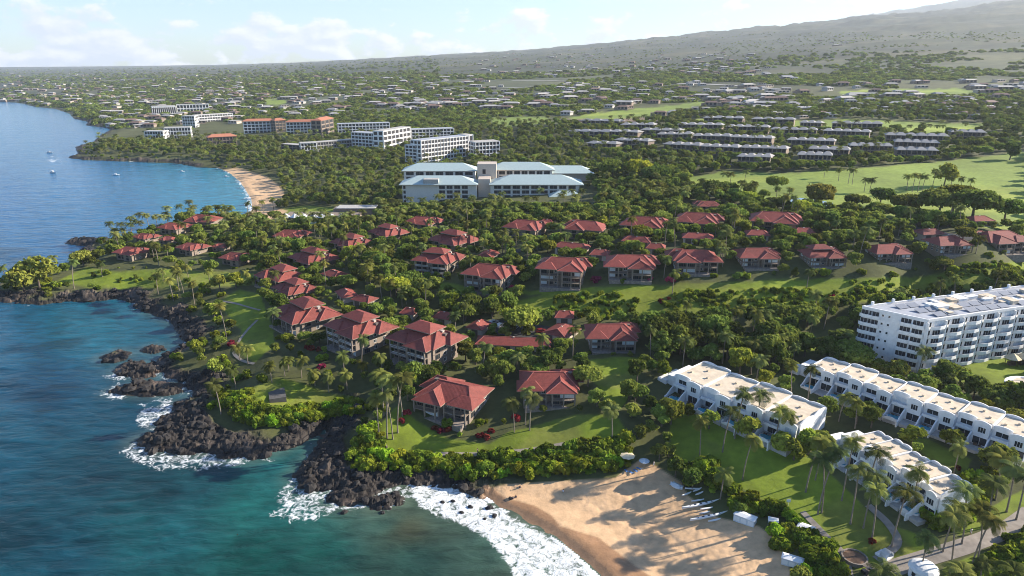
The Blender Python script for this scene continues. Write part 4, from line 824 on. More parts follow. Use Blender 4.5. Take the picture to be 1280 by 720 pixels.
def blue_hotel():
    c = gp(505, 255); Y = c.y; zb = c.z
    def xat(px): return (px-640)/F_PX*(Y*cp-(zb+8-CAM_H)*sp)
    root = empty('blue_roofed_hotel', (0, Y, zb))
    x0, x1, x2, x3 = xat(503), xat(597), xat(613), xat(724)
    zy = lambda py: CAM_H+(Y)*(-(sp-(360-py)/F_PX*cp)/(cp+(360-py)/F_PX*sp))-zb
    h = zy(231)
    w = x1-x0
    grid_block(root, x0+w*.46, 0, w*.44, 16, h, 4, 4, 'hotelwall', winm='recess'); b = MB(); b.box(x0, .3, -6, x0+w*.46, 16, h-.02, 0); b.box(x0+w*.9, .3, -6, x1-.5, 16, h-.02, 0); b.build('wall', ['hotelwall'], root)
    grid_block(root, x2, 0, x3-x2, 17, h, 9, 4, 'hotelwall', winm='recess', margin=2)
    sm = win_mesh('window', 1.8, 2.4, 'recess', 'tan', 0)
    for f in range(4): link('window', sm, root, (x0+1.6, .3, f*h/4+.5))
    def roof(xa, ya, xb, yb, z, rise, inset, nm='roof'): m = MB(); m.hip(xa, ya, xb, yb, z, rise, inset=inset, thick=.5, mi=0, me=1); m.build(nm, ['blue', 'tan'], root)
    roof(x0-2, -2.5, x1+.5, 18, h+.5, 5.2, 13); roof(x2-1, -2.5, x3+3, 20, h+.5, 5.8, 16)
    # rear wings, one floor higher
    for (a, b_, yy, hh, nb) in ((505, 594, 34, 6.0, 7), (612, 690, 36, 6.4, 8)):
        xa, xb = xat(a)*1.06, xat(b_)*1.06
        grid_block(root, xa, yy, xb-xa, 16, h+hh-1, nb, 5, 'hotelwall', winm='recess'); roof(xa-1.5, yy-2, xb+2, yy+18, h+hh-.5, 5, 12)
    xa, xb = xat(672)*1.07, xat(738)*1.07; b = MB(); b.box(xa, 40, -6, xb, 60, h+2.2, 0); b.build('wall', ['tan'], root); roof(xa-2, 38, xb+3, 62, h+2.6, 4.6, 10)
    t = MB(); t.box(x1+.3, 4, -6, x2-.3, 22, h+3.5, 0); t.box(x1-1, 20, -6, x2+4, 34, h+12.5, 0); t.box(x1+3, 19.9, h+5, x1+5.4, 20.1, h+8.5, 1); t.build('lift_tower', ['tan', 'recess'], root)
    g = MB(); gx = xat(530); g.box(gx, -1.5, h+.6, gx+11, 9, h+4.2, 0); g.build('plant_room', ['slab'], root)
    gx = xat(685); b = MB(); b.box(gx+2, -12, -6, xat(722), -2.6, h*.52, 0); b.build('wall', ['tan'], root); roof(gx, -14, xat(727), -1, h*.52+.4, 3.6, 8)
    tag(root, 'big tan hotel under blue green hipped roofs with a central lift tower', 'hotel'); LM.append(('the blue roofed hotel', 610, 252, Y)); FOOT.append(((x0+x3)/2, Y+23, 0, (x3-x0)/2+5, 41)); VIEWBOX.append((500, 205, 742, 256, Y-4))
blue_hotel()
def far_hotel(name, lab, pieces, cat='hotel', lm=None):
    """pieces: (px left, py base left, px right, py base right, py top, depth, bays, floors, wall, roof)"""
    root = None
    for k, (pl, bl, pr, br, pt, d, bays, fl, wm, rm) in enumerate(pieces):
        a = gp(pl, bl); zz = a.z
        fx, fy = plane(pr, br, zz); u = Vector((float(fx)-a.x, float(fy)-a.y, 0)); yaw = math.atan2(u.y, u.x); w = u.length
        dx, dy, dz = ray(pl, pt); h = CAM_H+a.y/dy*dz-zz
        if root is None: root = empty(name, (a.x, a.y, zz)); tag(root, lab, cat); LM.append((lm or 'the '+lab, (pl+pr)/2, max(bl, br), a.y))
        sub = empty('wing', (a.x-root.location.x, a.y-root.location.y, zz-root.location.z), yaw); sub.parent = root
        blk = grid_block(sub, 0, 0, w, d, max(h, 3), bays, fl, wm, single=False, sides=True, margin=.6, roofm=rm)
        # the wing's Empty gives way to the wall: parts stay two levels deep
        M4 = sub.matrix_basis.copy(); blk.parent = root; blk.matrix_basis = M4; bpy.data.objects.remove(sub)
        if rm in ('terra', 'greyroof'):
            q = MB(); q.hip(-1.2, -1.2, w+1.2, d+1.2, max(h, 3)+.4, 3.0, inset=d*.5, thick=.3, mi=0, me=0); q.build('roof', [rm], blk)
        n = Vector((-math.sin(yaw), math.cos(yaw), 0)); c = a+u/2+n*d/2; FOOT.append((c.x, c.y, yaw, w/2+3, d/2+3)); VIEWBOX.append((pl, pt, pr, max(bl, br)-3, a.y))
    return root
far_hotel('white_hotel', 'wedge shaped white hotel block with a grid of balconies behind the blue roofs', [(527, 208, 586, 200, 176, 16, 15, 6, 'white', 'deck'), (507, 206, 526.5, 208, 181, 14, 4, 6, 'white', 'deck'), (582, 195, 592, 194, 169, 14, 2, 3, 'white', 'slab')], lm='the wedge shaped white hotel')
far_hotel('white_hotel', 'long white hotel with angled wings left of the wedge block', [(440, 186, 479.5, 189, 165, 14, 9, 5, 'white', 'deck'), (480, 189, 514, 182, 164, 14, 7, 4, 'white', 'slab'), (514.5, 178, 568, 176, 162, 15, 12, 4, 'white', 'deck'), (423, 170, 488, 168, 155, 14, 15, 4, 'white', 'deck')], lm='the long angled white hotel')
far_hotel('low_hotel', 'low grey hotel wing half hidden by palms', [(352, 190, 376, 192, 180, 12, 5, 3, 'cream', 'slab'), (376.5, 193, 397, 192, 179, 12, 5, 3, 'white', 'slab'), (397.5, 191, 444, 187, 178, 12, 14, 3, 'slab', 'slab')], lm='the low grey hotel')
far_hotel('terracotta_hotel', 'cream hotel with terracotta roofs beyond the palms', [(305, 167, 344, 166, 152, 14, 8, 4, 'white', 'terra'), (345, 166, 358, 165, 151, 12, 3, 4, 'cream', 'terra'), (358.5, 168, 402, 167, 153, 14, 10, 4, 'white', 'terra'), (402.5, 172, 418, 168, 151, 14, 3, 4, 'cream', 'terra')], lm='the terracotta roofed hotel')
far_hotel('striped_hotel', 'far white building with dark vertical stripes', [(191, 144, 221, 143, 133, 18, 12, 1, 'white', 'slab'), (221.5, 141, 262, 140, 131, 18, 10, 2, 'white', 'slab')], lm='the striped white building')
far_hotel('white_apartments', 'far white apartment block right of the striped building', [(229, 160, 245, 160, 145, 14, 5, 4, 'white', 'slab'), (246, 154, 292, 151, 144, 14, 14, 3, 'white', 'slab')], lm='the far white apartments')
far_hotel('shore_hotel', 'low shoreline hotel with pale roofs among palms', [(182, 178, 206, 178, 164, 16, 7, 3, 'white', 'slab'), (206.5, 174, 240, 173, 160, 16, 9, 3, 'white', 'slab')], lm='the pale shore hotel')
far_hotel('shore_hotel', 'cream shoreline hotel with terracotta roofs behind the north beach', [(262, 186, 297, 184, 172, 14, 8, 3, 'cream', 'terra')], lm='the terracotta shore hotel')
far_hotel('low_hotel', 'white block peeping through trees right of the wedge hotel', [(594, 198, 625, 196, 178, 16, 7, 4, 'white', 'slab')], lm='the white block behind the blue roofs')

# pavilion with white canopies by the north beach
def pavilion():
    p = gp(400, 278); root = empty('beach_pavilion', p)
    w = MB(); w.box(-24, 0, -3, 26, 14, 4.5, 0); w.box(6, 14, -3, 34, 24, 6.5, 0); w.build('wall', ['cream'], root)
    for k in range(7):
        c = MB(); x = -22+k*6.2; y = -2-.4*(k % 3)
        n = 8; pts = [(x+3.2*math.cos(2*math.pi*i/n), y+3.2*math.sin(2*math.pi*i/n)) for i in range(n)]
        for i in range(n): j = (i+1) % n; c.poly([(*pts[i], 4.2), (*pts[j], 4.2), (x, y, 6.8)], 0)
        c.poly([(*q, 4.1) for q in reversed(pts)], 0); c.build('canopy', ['whitepaint'], root)
        c = MB(); c.tube([(x, y, -2), (x, y, 4.2)], .14, 6); c.build('post', ['whitepaint'], root)
    r = MB(); r.box(8, 13, 6.6, 35, 25, 7.1, 0); r.build('roof', ['slab'], root)
    l = MB(); l.box(-30, -4.5, -3, 28, -3.5, 1.2, 0); l.build('garden_wall', ['whitepaint'], root)
    tag(root, 'low beach restaurant with a row of white pointed canopies', 'restaurant'); FOOT.append((p.x+2, p.y+8, 0, 32, 17)); VIEWBOX.append((378, 250, 470, 272, p.y-5)); LM.append(('the white canopied restaurant', 400, 280, p.y))
pavilion()

# rows of grey condominiums and houses on the hillside
def condo_row(pl, pr, pyl, pyr, n, h, rm, lab, d=11):
    a, b = span(pl, pr, (pyl, pyr)); u = b-a; w = u.length/n; yaw = math.atan2(u.y, u.x)
    root = empty('condominium', a, yaw); hh = h
    if 'shared' not in PROTO or PROTO['shared'][0] != (round(w), h, rm): pass
    for k in range(n):
        x0 = k*w; st = (b.z-a.z)*k/n; m = MB(); m.box(x0+.3, 0, -7+st, x0+w-.3, d, hh+st, 0)
        m.box(x0+w*.1, -.08, .5+st, x0+w*.42, 0.01, hh*.42+st, 1); m.box(x0+w*.56, -.08, .5+st, x0+w*.9, .01, hh*.42+st, 1); m.box(x0+w*.1, -.08, hh*.55+st, x0+w*.42, .01, hh*.92+st, 1); m.box(x0+w*.56, -.08, hh*.55+st, x0+w*.9, .01, hh*.92+st, 1)
        m.box(x0+w*.05, -1.5, hh*.46+st, x0+w*.95, .01, hh*.52+st, 0)
        q = m.build('wall', ['cream', 'recess'], root)
        r = MB(); r.hip(x0-.6, -1.9, x0+w+.6, d+1.2, hh+st, 2.0+.25*(k % 2), inset=min(w*.4, 4), thick=.3, mi=0, me=0); r.build('roof', [rm], q)
    tag(root, lab, 'condominium', 'grey condominium rows on the hillside')
    c = (a+b)/2; n_v = Vector((-math.sin(yaw), math.cos(yaw), 0)); FOOT.append(((c+n_v*d/2).x, (c+n_v*d/2).y, yaw, u.length/2+2, d/2+2)); VIEWBOX.append((pl, min(pyl, pyr)-11, pr, max(pyl, pyr)-2, c.y)); LM.append(('the '+lab, (pl+pr)/2, (pyl+pyr)/2, c.y))
CR = [(1010, 1058, 197, 199, 3), (1120, 1168, 199, 200, 3), (802, 848, 171, 172, 3), (1188, 1228, 175, 176, 3), (1040, 1100, 163, 164, 4), (880, 926, 155, 156, 3), (940, 990, 157, 158, 3), (728, 772, 158, 159, 3), (735, 768, 188, 189, 2), (1000, 1024, 162, 163, 2), (712, 760, 172, 173, 3), (764, 795, 173, 174, 2), (777, 815, 164, 164, 3), (822, 862, 177, 177, 3), (866, 910, 179, 180, 3), (914, 962, 181, 183, 4), (848, 900, 164, 165, 4), (908, 958, 167, 168, 4), (964, 1018, 171, 172, 4), (1029, 1084, 173, 175, 4), (1107, 1182, 179, 181, 5),
      (770, 808, 184, 186, 3), (830, 872, 190, 192, 3), (876, 920, 193, 195, 3), (926, 980, 195, 197, 4), (984, 1040, 185, 187, 4), (1062, 1112, 193, 194, 4), (997, 1036, 205, 206, 3), (1118, 1170, 188, 190, 4), (922, 960, 207, 208, 3)]
for k, (a, b, c, d_, n) in enumerate(sorted(CR, key=lambda q: (q[2]//9, q[0]))):
    tier = CR and sorted({q[2]//9 for q in CR}).index(c//9); same = sorted([q for q in CR if q[2]//9 == c//9]); j = same.index((a, b, c, d_, n))
    tn = ['uppermost', 'second highest', 'middle', 'fourth highest', 'lowest', 'bottom'][min(tier, 5)]
    condo_row(a-1, b+2, c, d_, n+1, 7.6, 'greyroof', f'grey roofed condominium block {ORD[j]} from left in the {tn} hillside tier'.replace('leftmost from left', 'leftmost') if len(same) > 1 else f'grey roofed condominium block alone in the {tn} hillside tier')
HZ = [(664, 960, 116, 145, 80), (940, 1290, 98, 150, 130), (700, 960, 104, 116, 40), (0, 300, 92, 132, 300), (300, 640, 95, 138, 220), (130, 300, 130, 160, 40), (600, 960, 66, 96, 130), (960, 1060, 48, 62, 8), (120, 300, 132, 160, 20), (300, 430, 132, 146, 10)]
def far_houses():
    rnd = random.Random(3); protos = []
    for k in range(4):
        wm, rm = [('slab', 'greyroof'), ('cream', 'brownroof'), ('tan', 'slab'), ('cream', 'slab')][k]
        m = MB(); w, d, h = 16+3*k, 11, 3.6+.9*(k % 2)
        m.box(-w/2, -d/2, -6, w/2, d/2, h, 0); m.hip(-w/2-1, -d/2-1, w/2+1, d/2+1, h, 2.2 if k != 2 else .5, inset=4, mi=1, me=0)
        for i in range(3): x = -w/2+w*(i+.2)/3; m.box(x, -d/2-.1, .6, x+w*.2, -d/2+.01, h-.6, 2)
        if k % 2: m.box(-w/2-6, -d/2+2, -6, -w/2-.02, d/2-1, 2.8, 0); m.box(-w/2-6.4, -d/2+1.6, 2.8, -w/2-.03, d/2-.6, 3.1, 1)
        protos.append(m.mesh('house', [wm, rm, 'recess']))
    out = []
    for (a, b, c, d, n) in HZ:
        px = np.array([rnd.uniform(a, b) for _ in range(n)]); py = np.array([rnd.uniform(c, d) for _ in range(n)])
        x, y, z = gp_many(px, py)
        for i in range(n):
            if grid_at(ZM['golf'], x[i:i+1], y[i:i+1])[0] > .1 or any(abs(x[i]-f[0]) < 25 and abs(y[i]-f[1]) < 25 for f in FOOT[-40:]): continue
            out.append((x[i], y[i], z[i], px[i], py[i], int(rnd.random()*4)))
    return protos, out
HPROTO, HOUSES = far_houses()
HOUSES = sorted(HOUSES, key=lambda h: h[1])

# ------------------------------------------------------------------ plants
def leaf_cloud(P, Nrm, size, rng, jitter=.6, aspect=1.0):
    """one tilted leaf clump (a quad) per point, facing roughly along its normal"""
    n = len(P); d = Nrm+rng.normal(0, jitter, (n, 3)); d /= np.linalg.norm(d, axis=1)[:, None]+1e-9
    t = np.cross(d, rng.normal(0, 1, (n, 3))); t /= np.linalg.norm(t, axis=1)[:, None]+1e-9; b = np.cross(d, t)
    s = (size*rng.uniform(.6, 1.35, n))[:, None]
    q = np.stack([P-t*s-b*s*aspect*.6, P+t*s*.9-b*s*aspect*.9+d*s*.2, P+t*s+b*s*aspect*.8, P-t*s*.7+b*s*aspect+d*s*.15], 1)
    return q.reshape(-1, 3), np.arange(n*4).reshape(-1, 4)
def crown_mesh(name, seed, h0, h1, rad, lobes, nleaf, size, mat, flat=1.0, gap=0.0, squash=.8, core=True):
    rng = np.random.default_rng(seed); cen, rr = [], []
    for k in range(lobes):
        a = rng.uniform(0, 2*math.pi); q = math.sqrt(rng.uniform(0, 1)); zz = rng.uniform(0, 1)
        prof = math.sqrt(max(.05, 1-(zz*1.0-.35)**2/.5))
        cen.append((q*rad*.72*prof*math.cos(a), q*rad*.72*prof*math.sin(a), h0+(h1-h0)*(.22+.56*zz))); rr.append(rad*rng.uniform(.30, .50)*(1-.25*zz))
    cen, rr = np.array(cen), np.array(rr); k = rng.choice(lobes, nleaf, p=rr**2/np.sum(rr**2))
    d = rng.normal(0, 1, (nleaf, 3)); d[:, 2] = d[:, 2]*.8+.25; d /= np.linalg.norm(d, axis=1)[:, None]
    P = cen[k]+d*(rr[k]*np.where(rng.random(nleaf) < .14, rng.uniform(1.05, 1.38, nleaf), rng.uniform(.72, 1.08, nleaf)))[:, None]*np.array([1, 1, squash])
    if gap:
        m = fbm(P[:, 0]*.9+seed, P[:, 1]*.9+P[:, 2]*.7, 2, seed) > gap; P, d, k = P[m], d[m], k[m]
    # drop leaves buried deep inside other lobes
    dist = np.linalg.norm((P[:, None]-cen[None])/np.array([1, 1, squash]), axis=2)/rr[None]; m = dist.min(1) > .62; P, d, k = P[m], d[m], k[m]
    V, Fq = leaf_cloud(P, d, size, rng)
    lt = rng.uniform(.1, .9, lobes)
    tint = np.repeat(np.clip(.55*lt[k]+.45*rng.uniform(0, 1, len(P)), 0, 1), 4)
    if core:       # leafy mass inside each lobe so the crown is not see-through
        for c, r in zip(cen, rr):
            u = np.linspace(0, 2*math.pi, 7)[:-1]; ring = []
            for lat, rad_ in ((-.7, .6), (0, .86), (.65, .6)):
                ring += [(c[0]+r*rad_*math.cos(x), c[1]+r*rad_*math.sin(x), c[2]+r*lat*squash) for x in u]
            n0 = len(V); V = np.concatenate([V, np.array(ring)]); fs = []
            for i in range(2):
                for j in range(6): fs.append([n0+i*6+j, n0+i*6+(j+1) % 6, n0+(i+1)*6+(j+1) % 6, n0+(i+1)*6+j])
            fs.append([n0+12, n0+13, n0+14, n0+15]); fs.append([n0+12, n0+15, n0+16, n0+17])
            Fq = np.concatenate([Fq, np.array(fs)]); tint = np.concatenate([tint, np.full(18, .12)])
    return np_mesh(name, V, Fq, [M[mat]], [('tint', 'FLOAT', tint)], smooth=False)
def trunk_mesh(name, seed, h, r, spread, mat='bark', lean=0):
    rnd = random.Random(seed); b = MB()
    b.tube([(0, 0, -1.2), (0, 0, .3), (lean*.5, .1, h*.5), (lean, .15, h)], [r*1.5, r*1.15, r*.85, r*.6], 7)
    for k in range(5):
        a = 2*math.pi*k/5+rnd.random(); z0 = h*rnd.uniform(.55, .95); q = rnd.uniform(.6, 1)*spread
        b.tube([(lean*z0/h, .1, z0), (lean+q*.5*math.cos(a), q*.5*math.sin(a), z0+h*.35), (lean+q*math.cos(a), q*math.sin(a), z0+h*.55)], [r*.5, r*.33, r*.15], 5)
    return b.mesh(name, [mat])
def palm_fronds(name, seed, nfr, L, mat='palmleaf'):
    rng = np.random.default_rng(seed); V, Fc, T = [], [], []
    for k in range(nfr):
        az = 2*math.pi*(k*.618+rng.uniform(-.05, .05)); up = rng.uniform(-.35, 1.15); Lk = L*rng.uniform(.85, 1.1); tint = rng.uniform(.2, .95)*(1 if up > -.1 else .7)
        p = np.zeros(3); el = up; seg = 9; pts = [p.copy()]; dirs = []
        for s in range(seg):
            d = np.array([math.cos(az)*math.cos(el), math.sin(az)*math.cos(el), math.sin(el)]); p = p+d*Lk/seg; pts.append(p.copy()); dirs.append(d); el -= (1.55+.3*up)/seg*rng.uniform(.8, 1.2)
        side = np.array([-math.sin(az), math.cos(az), 0])
        for s in range(1, seg+1):
            f = s/seg; w = Lk*.235*math.sin(math.pi*min(1, .12+f*.9))**.7+.06; d = dirs[s-1]; base = pts[s]; b0 = pts[s-1]
            for sg in (-1, 1):
                for sub in (0, .5):
                    q0 = b0+(base-b0)*sub; q1 = b0+(base-b0)*(sub+.36)
                    tip = q0+side*sg*w+d*w*.55-np.array([0, 0, w*.42]); n = len(V)
                    V += [q0, q1, tip+d*.12, tip]; Fc.append([n, n+1, n+2, n+3]); T += [tint]*4
    return np.array(V), np.array(Fc), np.array(T)
def palm_crown(name, seed, nfr, L):
    V, Fc, T = palm_fronds(name, seed, nfr, L); return np_mesh(name, V, Fc, [M['palmleaf']], [('tint', 'FLOAT', T)], smooth=False)
def palm_skirt(name, seed):
    rng = np.random.default_rng(seed); b = MB()
    for k in range(7):
        a = rng.uniform(0, 6.28); b.tube([(0, 0, -.1), (.5*math.cos(a), .5*math.sin(a), -.5), (.75*math.cos(a), .75*math.sin(a), -1.7)], [.09, .16, .05], 4)
    for k in range(6):
        a = rng.uniform(0, 6.28); b.box(.3*math.cos(a)-.13, .3*math.sin(a)-.13, -.55, .3*math.cos(a)+.13, .3*math.sin(a)+.13, -.25)
    return b.mesh(name, ['deadleaf'])
# kinds of leafy tree: crown, trunk, height of a size-1 tree
BROAD = [dict(c=crown_mesh('crown', 21, 2.0, 8.2, 4.2, 13, 1900, .44, 'leaf'), t=trunk_mesh('trunk', 1, 4.0, .30, 2.2), h=8.2, r=4.4, nm='round crowned tree'),
         dict(c=crown_mesh('crown', 22, 1.6, 9.6, 3.9, 15, 2000, .44, 'leaf'), t=trunk_mesh('trunk', 2, 5.0, .30, 1.8), h=9.6, r=4.1, nm='tall leafy tree'),
         dict(c=crown_mesh('crown', 23, 3.6, 7.6, 6.0, 19, 2500, .46, 'leaf', squash=.55), t=trunk_mesh('trunk', 3, 4.2, .36, 3.8), h=7.6, r=6.3, nm='broad spreading tree'),
         dict(c=crown_mesh('crown', 24, 1.2, 6.4, 3.3, 10, 1500, .40, 'leaf'), t=trunk_mesh('trunk', 4, 3.0, .22, 1.6), h=6.4, r=3.5, nm='small round tree'),
         dict(c=crown_mesh('crown', 25, 2.2, 7.4, 4.4, 14, 1500, .36, 'leaf', gap=.42, core=False), t=trunk_mesh('trunk', 5, 4.2, .22, 2.8), h=7.4, r=4.7, nm='open feathery tree'),
         dict(c=crown_mesh('crown', 26, 7.5, 17.5, 4.0, 14, 2000, .42, 'leaf'), t=trunk_mesh('trunk', 6, 9.5, .26, 1.6), h=17.5, r=4.2, nm='tall slender tree')]
PALMC = [palm_crown('fronds', 31, 19, 3.9), palm_crown('fronds', 32, 22, 3.6), palm_crown('fronds', 33, 16, 4.2)]
PALMS = [palm_skirt('dry_fronds', 41), palm_skirt('dry_fronds', 42)]
def palm_trunk(seed, h, lean):
    b = MB(); a = random.Random(seed).uniform(0, 6.28); pts = []; n = 7
    for i in range(n): f = i/(n-1); pts.append((lean*f*f*math.cos(a), lean*f*f*math.sin(a), -1+f*(h+1)))
    b.tube(pts, [.30]+[.2-.06*i/n for i in range(1, n)], 6); return b.mesh('trunk', ['palmbark']), Vector(pts[-1])
PALMT = [palm_trunk(51, 14, 1.6), palm_trunk(52, 11, .9), palm_trunk(53, 17, 2.4), palm_trunk(54, 8, .5)]
SHRUB = [crown_mesh('shrub', 61, 0, 2.3, 1.7, 7, 620, .30, 'bush'), crown_mesh('shrub', 62, -.2, 1.8, 2.0, 8, 680, .30, 'bush'), crown_mesh('shrub', 63, 0, 3.0, 1.5, 8, 620, .30, 'leaf'), crown_mesh('shrub', 64, -.3, 1.3, 1.6, 6, 480, .26, 'bush')]
BLOOM = crown_mesh('flowering_shrub', 65, 0, 2.2, 2.0, 8, 650, .30, 'bloom'); REDB = crown_mesh('red_shrub', 66, -.1, 1.5, 1.3, 6, 420, .26, 'redleaf')
CLUMP = [crown_mesh('wood_clump', 71+k, -1, 8, 9, 14, 620, 1.25, 'leaf') for k in range(3)]

for bx in ((648, 364, 700, 388), (700, 364, 760, 390), (760, 362, 820, 392), (820, 360, 880, 392), (880, 356, 940, 388), (940, 354, 1000, 382), (1000, 352, 1070, 374), (1070, 350, 1150, 366)): VIEWBOX.append((*bx, gp((bx[0]+bx[2])/2, bx[3]).y))
TREES, SHRUBS, PALMSET, BLOOMS = [], [], [], []     # (x, y, z, scale, variant, rotation, colour)
def in_foot(x, y, pad):
    bad = np.zeros(len(x), bool)
    for (a, b, yaw, hl, hd) in FOOT:
        dx, dy = x-a, y-b; u = dx*math.cos(yaw)+dy*math.sin(yaw); v = -dx*math.sin(yaw)+dy*math.cos(yaw)
        bad |= (abs(u) < hl+pad) & (abs(v) < hd+pad)
    return bad
PATHS = [[(472, 545), (480, 560), (500, 567), (560, 568), (640, 565), (690, 558), (725, 550)], [(1290, 640), (1262, 660), (1225, 676), (1190, 688), (1150, 700), (1105, 716), (1080, 740)],
         [(1085, 632), (1110, 655), (1122, 676), (1112, 690), (1095, 700)], [(1003, 640), (1030, 668), (1055, 695), (1064, 730)], [(322, 400), (310, 412), (300, 425), (292, 438), (298, 448), (318, 455)], [(274, 376), (300, 381), (325, 388)]]
ROADS = [[(1040, 268), (1080, 276), (1130, 284), (1170, 292), (1215, 300)], [(690, 300), (640, 318), (655, 330), (690, 322)], [(612, 408), (640, 412), (680, 418)], [(860, 208), (905, 206), (960, 207), (1000, 204)], [(700, 150), (790, 153), (835, 146), (850, 143)], [(300, 121), (420, 119), (560, 113), (700, 108)], [(110, 146), (190, 126), (300, 110)], [(640, 101), (820, 104), (960, 110)]]
PATHW = []
for P in PATHS+ROADS:
    x, y, z = gp_many(np.array([p[0] for p in P], float), np.array([p[1] for p in P], float)); PATHW.append(np.stack([x, y], 1))
def near_path(x, y, d):
    bad = np.zeros(len(x), bool)
    for P in PATHW:
        for (ax, ay), (bx, by) in zip(P[:-1], P[1:]):
            ex, ey = bx-ax, by-ay; t = np.clip(((x-ax)*ex+(y-ay)*ey)/(ex*ex+ey*ey+1e-6), 0, 1); bad |= (x-ax-ex*t)**2+(y-ay-ey*t)**2 < d*d
    return bad
def cap_height(x, y, z, h, r):
    """tallest a plant may be here and still leave the facade behind it in view, as the photograph shows it"""
    px, pb = project(x, y, z); dist = y*cp-(z-CAM_H)*sp; out = h.copy(); wpx = r*F_PX/dist
    for (x0, y0, x1, y1, Y) in VIEWBOX:
        hit = (px+wpx*.7 > x0) & (px-wpx*.7 < x1) & (y < Y+2) & (pb > y0)
        allow = np.maximum((pb-(y1-3))/F_PX*dist/math.cos(R(24)), 0)
        out = np.where(hit, np.minimum(out, allow), out)
    return out
for q_ in ((1152, 722, 4), (1068, 698, 3.5), (1105, 695, 2.5), (1084, 716, 2.5), (1095, 722, 2.5)): p_ = gp(q_[0], q_[1]); FOOT.append((p_.x, p_.y, 0, q_[2], q_[2]))
NV = {}
# --- beach hedge, peninsula cover and garden shrubs
def scatter(poly, step, yfar=2000):
    P = np.array(poly, float); x, y, z = gp_many(P[:, 0], P[:, 1]); W_ = np.stack([x, y], 1)
    a0, a1, b0, b1 = x.min(), x.max(), y.min(), y.max(); gx, gy = np.meshgrid(np.arange(a0, a1, step), np.arange(b0, b1, step))
    gx = (gx+RNG.uniform(-.42, .42, gx.shape)*step).ravel(); gy = (gy+RNG.uniform(-.42, .42, gy.shape)*step).ravel()
    m = poly_sd(gx, gy, W_) > 0; return gx[m], gy[m]
H_BRIGHT = [[(1222, 722), (1240, 692), (1290, 668), (1290, 745), (1225, 745)], [(1150, 640), (1185, 632), (1215, 648), (1185, 668), (1160, 662)], [(1200, 600), (1240, 596), (1240, 630), (1210, 640)], [(488, 568), (560, 572), (640, 570), (720, 556), (785, 552), (792, 580), (770, 590), (700, 594), (640, 594), (605, 600), (560, 598), (500, 588)], [(440, 555), (470, 530), (480, 560), (492, 585), (450, 588), (436, 575)],
            [(270, 494), (310, 490), (318, 508), (345, 512), (400, 502), (450, 500), (455, 520), (420, 520), (400, 524), (370, 534), (320, 534), (290, 522)], [(900, 610), (925, 618), (985, 640), (1010, 660), (1040, 690), (1060, 725), (1000, 725), (975, 690), (960, 660), (930, 645), (905, 630)],
            [(842, 585), (880, 575), (905, 600), (900, 616), (862, 602)], [(640, 378), (690, 368), (830, 362), (900, 358), (900, 372), (830, 376), (700, 390), (640, 390)]]
CLEAR = [(gp(*q), r) for q, r in (((931, 650), 4.6), ((880, 632), 5), ((890, 648), 5), ((845, 609), 4), ((990, 704), 3.6), ((1007, 662), 3), ((966, 654), 2.6), ((870, 616), 4))]
for P in H_BRIGHT[:8]:
    x, y = scatter(P, 1.9)
    for a, b in zip(x, y):
        if any((a-q.x)**2+(b-q.y)**2 < r*r for q, r in CLEAR): continue
        SHRUBS.append((a, b, None, random.uniform(.8, 1.5), random.choice((0, 1, 1, 3)), random.uniform(0, 6.28), random.choice(((1, 1, 1), (1.25, 1.15, 1), (.8, .9, 1), (1.1, 1.25, .9)))))
x, y = scatter([(690, 372), (830, 366), (960, 360), (1110, 356), (1280, 340), (1280, 360), (1150, 372), (1060, 384), (960, 392), (860, 404), (770, 402), (690, 396)], 2.7)
for a, b in zip(x, y):
    if fbm(np.array([a/18]), np.array([b/18]), 3, 5)[0] > .40: SHRUBS.append((a, b, None, random.uniform(.45, 1.15), random.choice((3, 1, 1, 3)), random.uniform(0, 6.28), random.choice(((1.3, 1.3, 1), (1.55, 1.45, 1), (1, 1, .9)))))
x, y = scatter([(80, 346), (110, 340), (180, 347), (260, 350), (330, 352), (330, 357), (180, 354), (100, 353)], 4)
for a, b in zip(x, y):
    if random.random() < .45: SHRUBS.append((a, b, None, random.uniform(.5, 1.2), random.choice((0, 1, 2, 3)), random.uniform(0, 6.28), random.choice(((1, 1, 1), (1.3, 1.2, 1), (.8, .8, .9)))))
NHEDGE = len(SHRUBS)
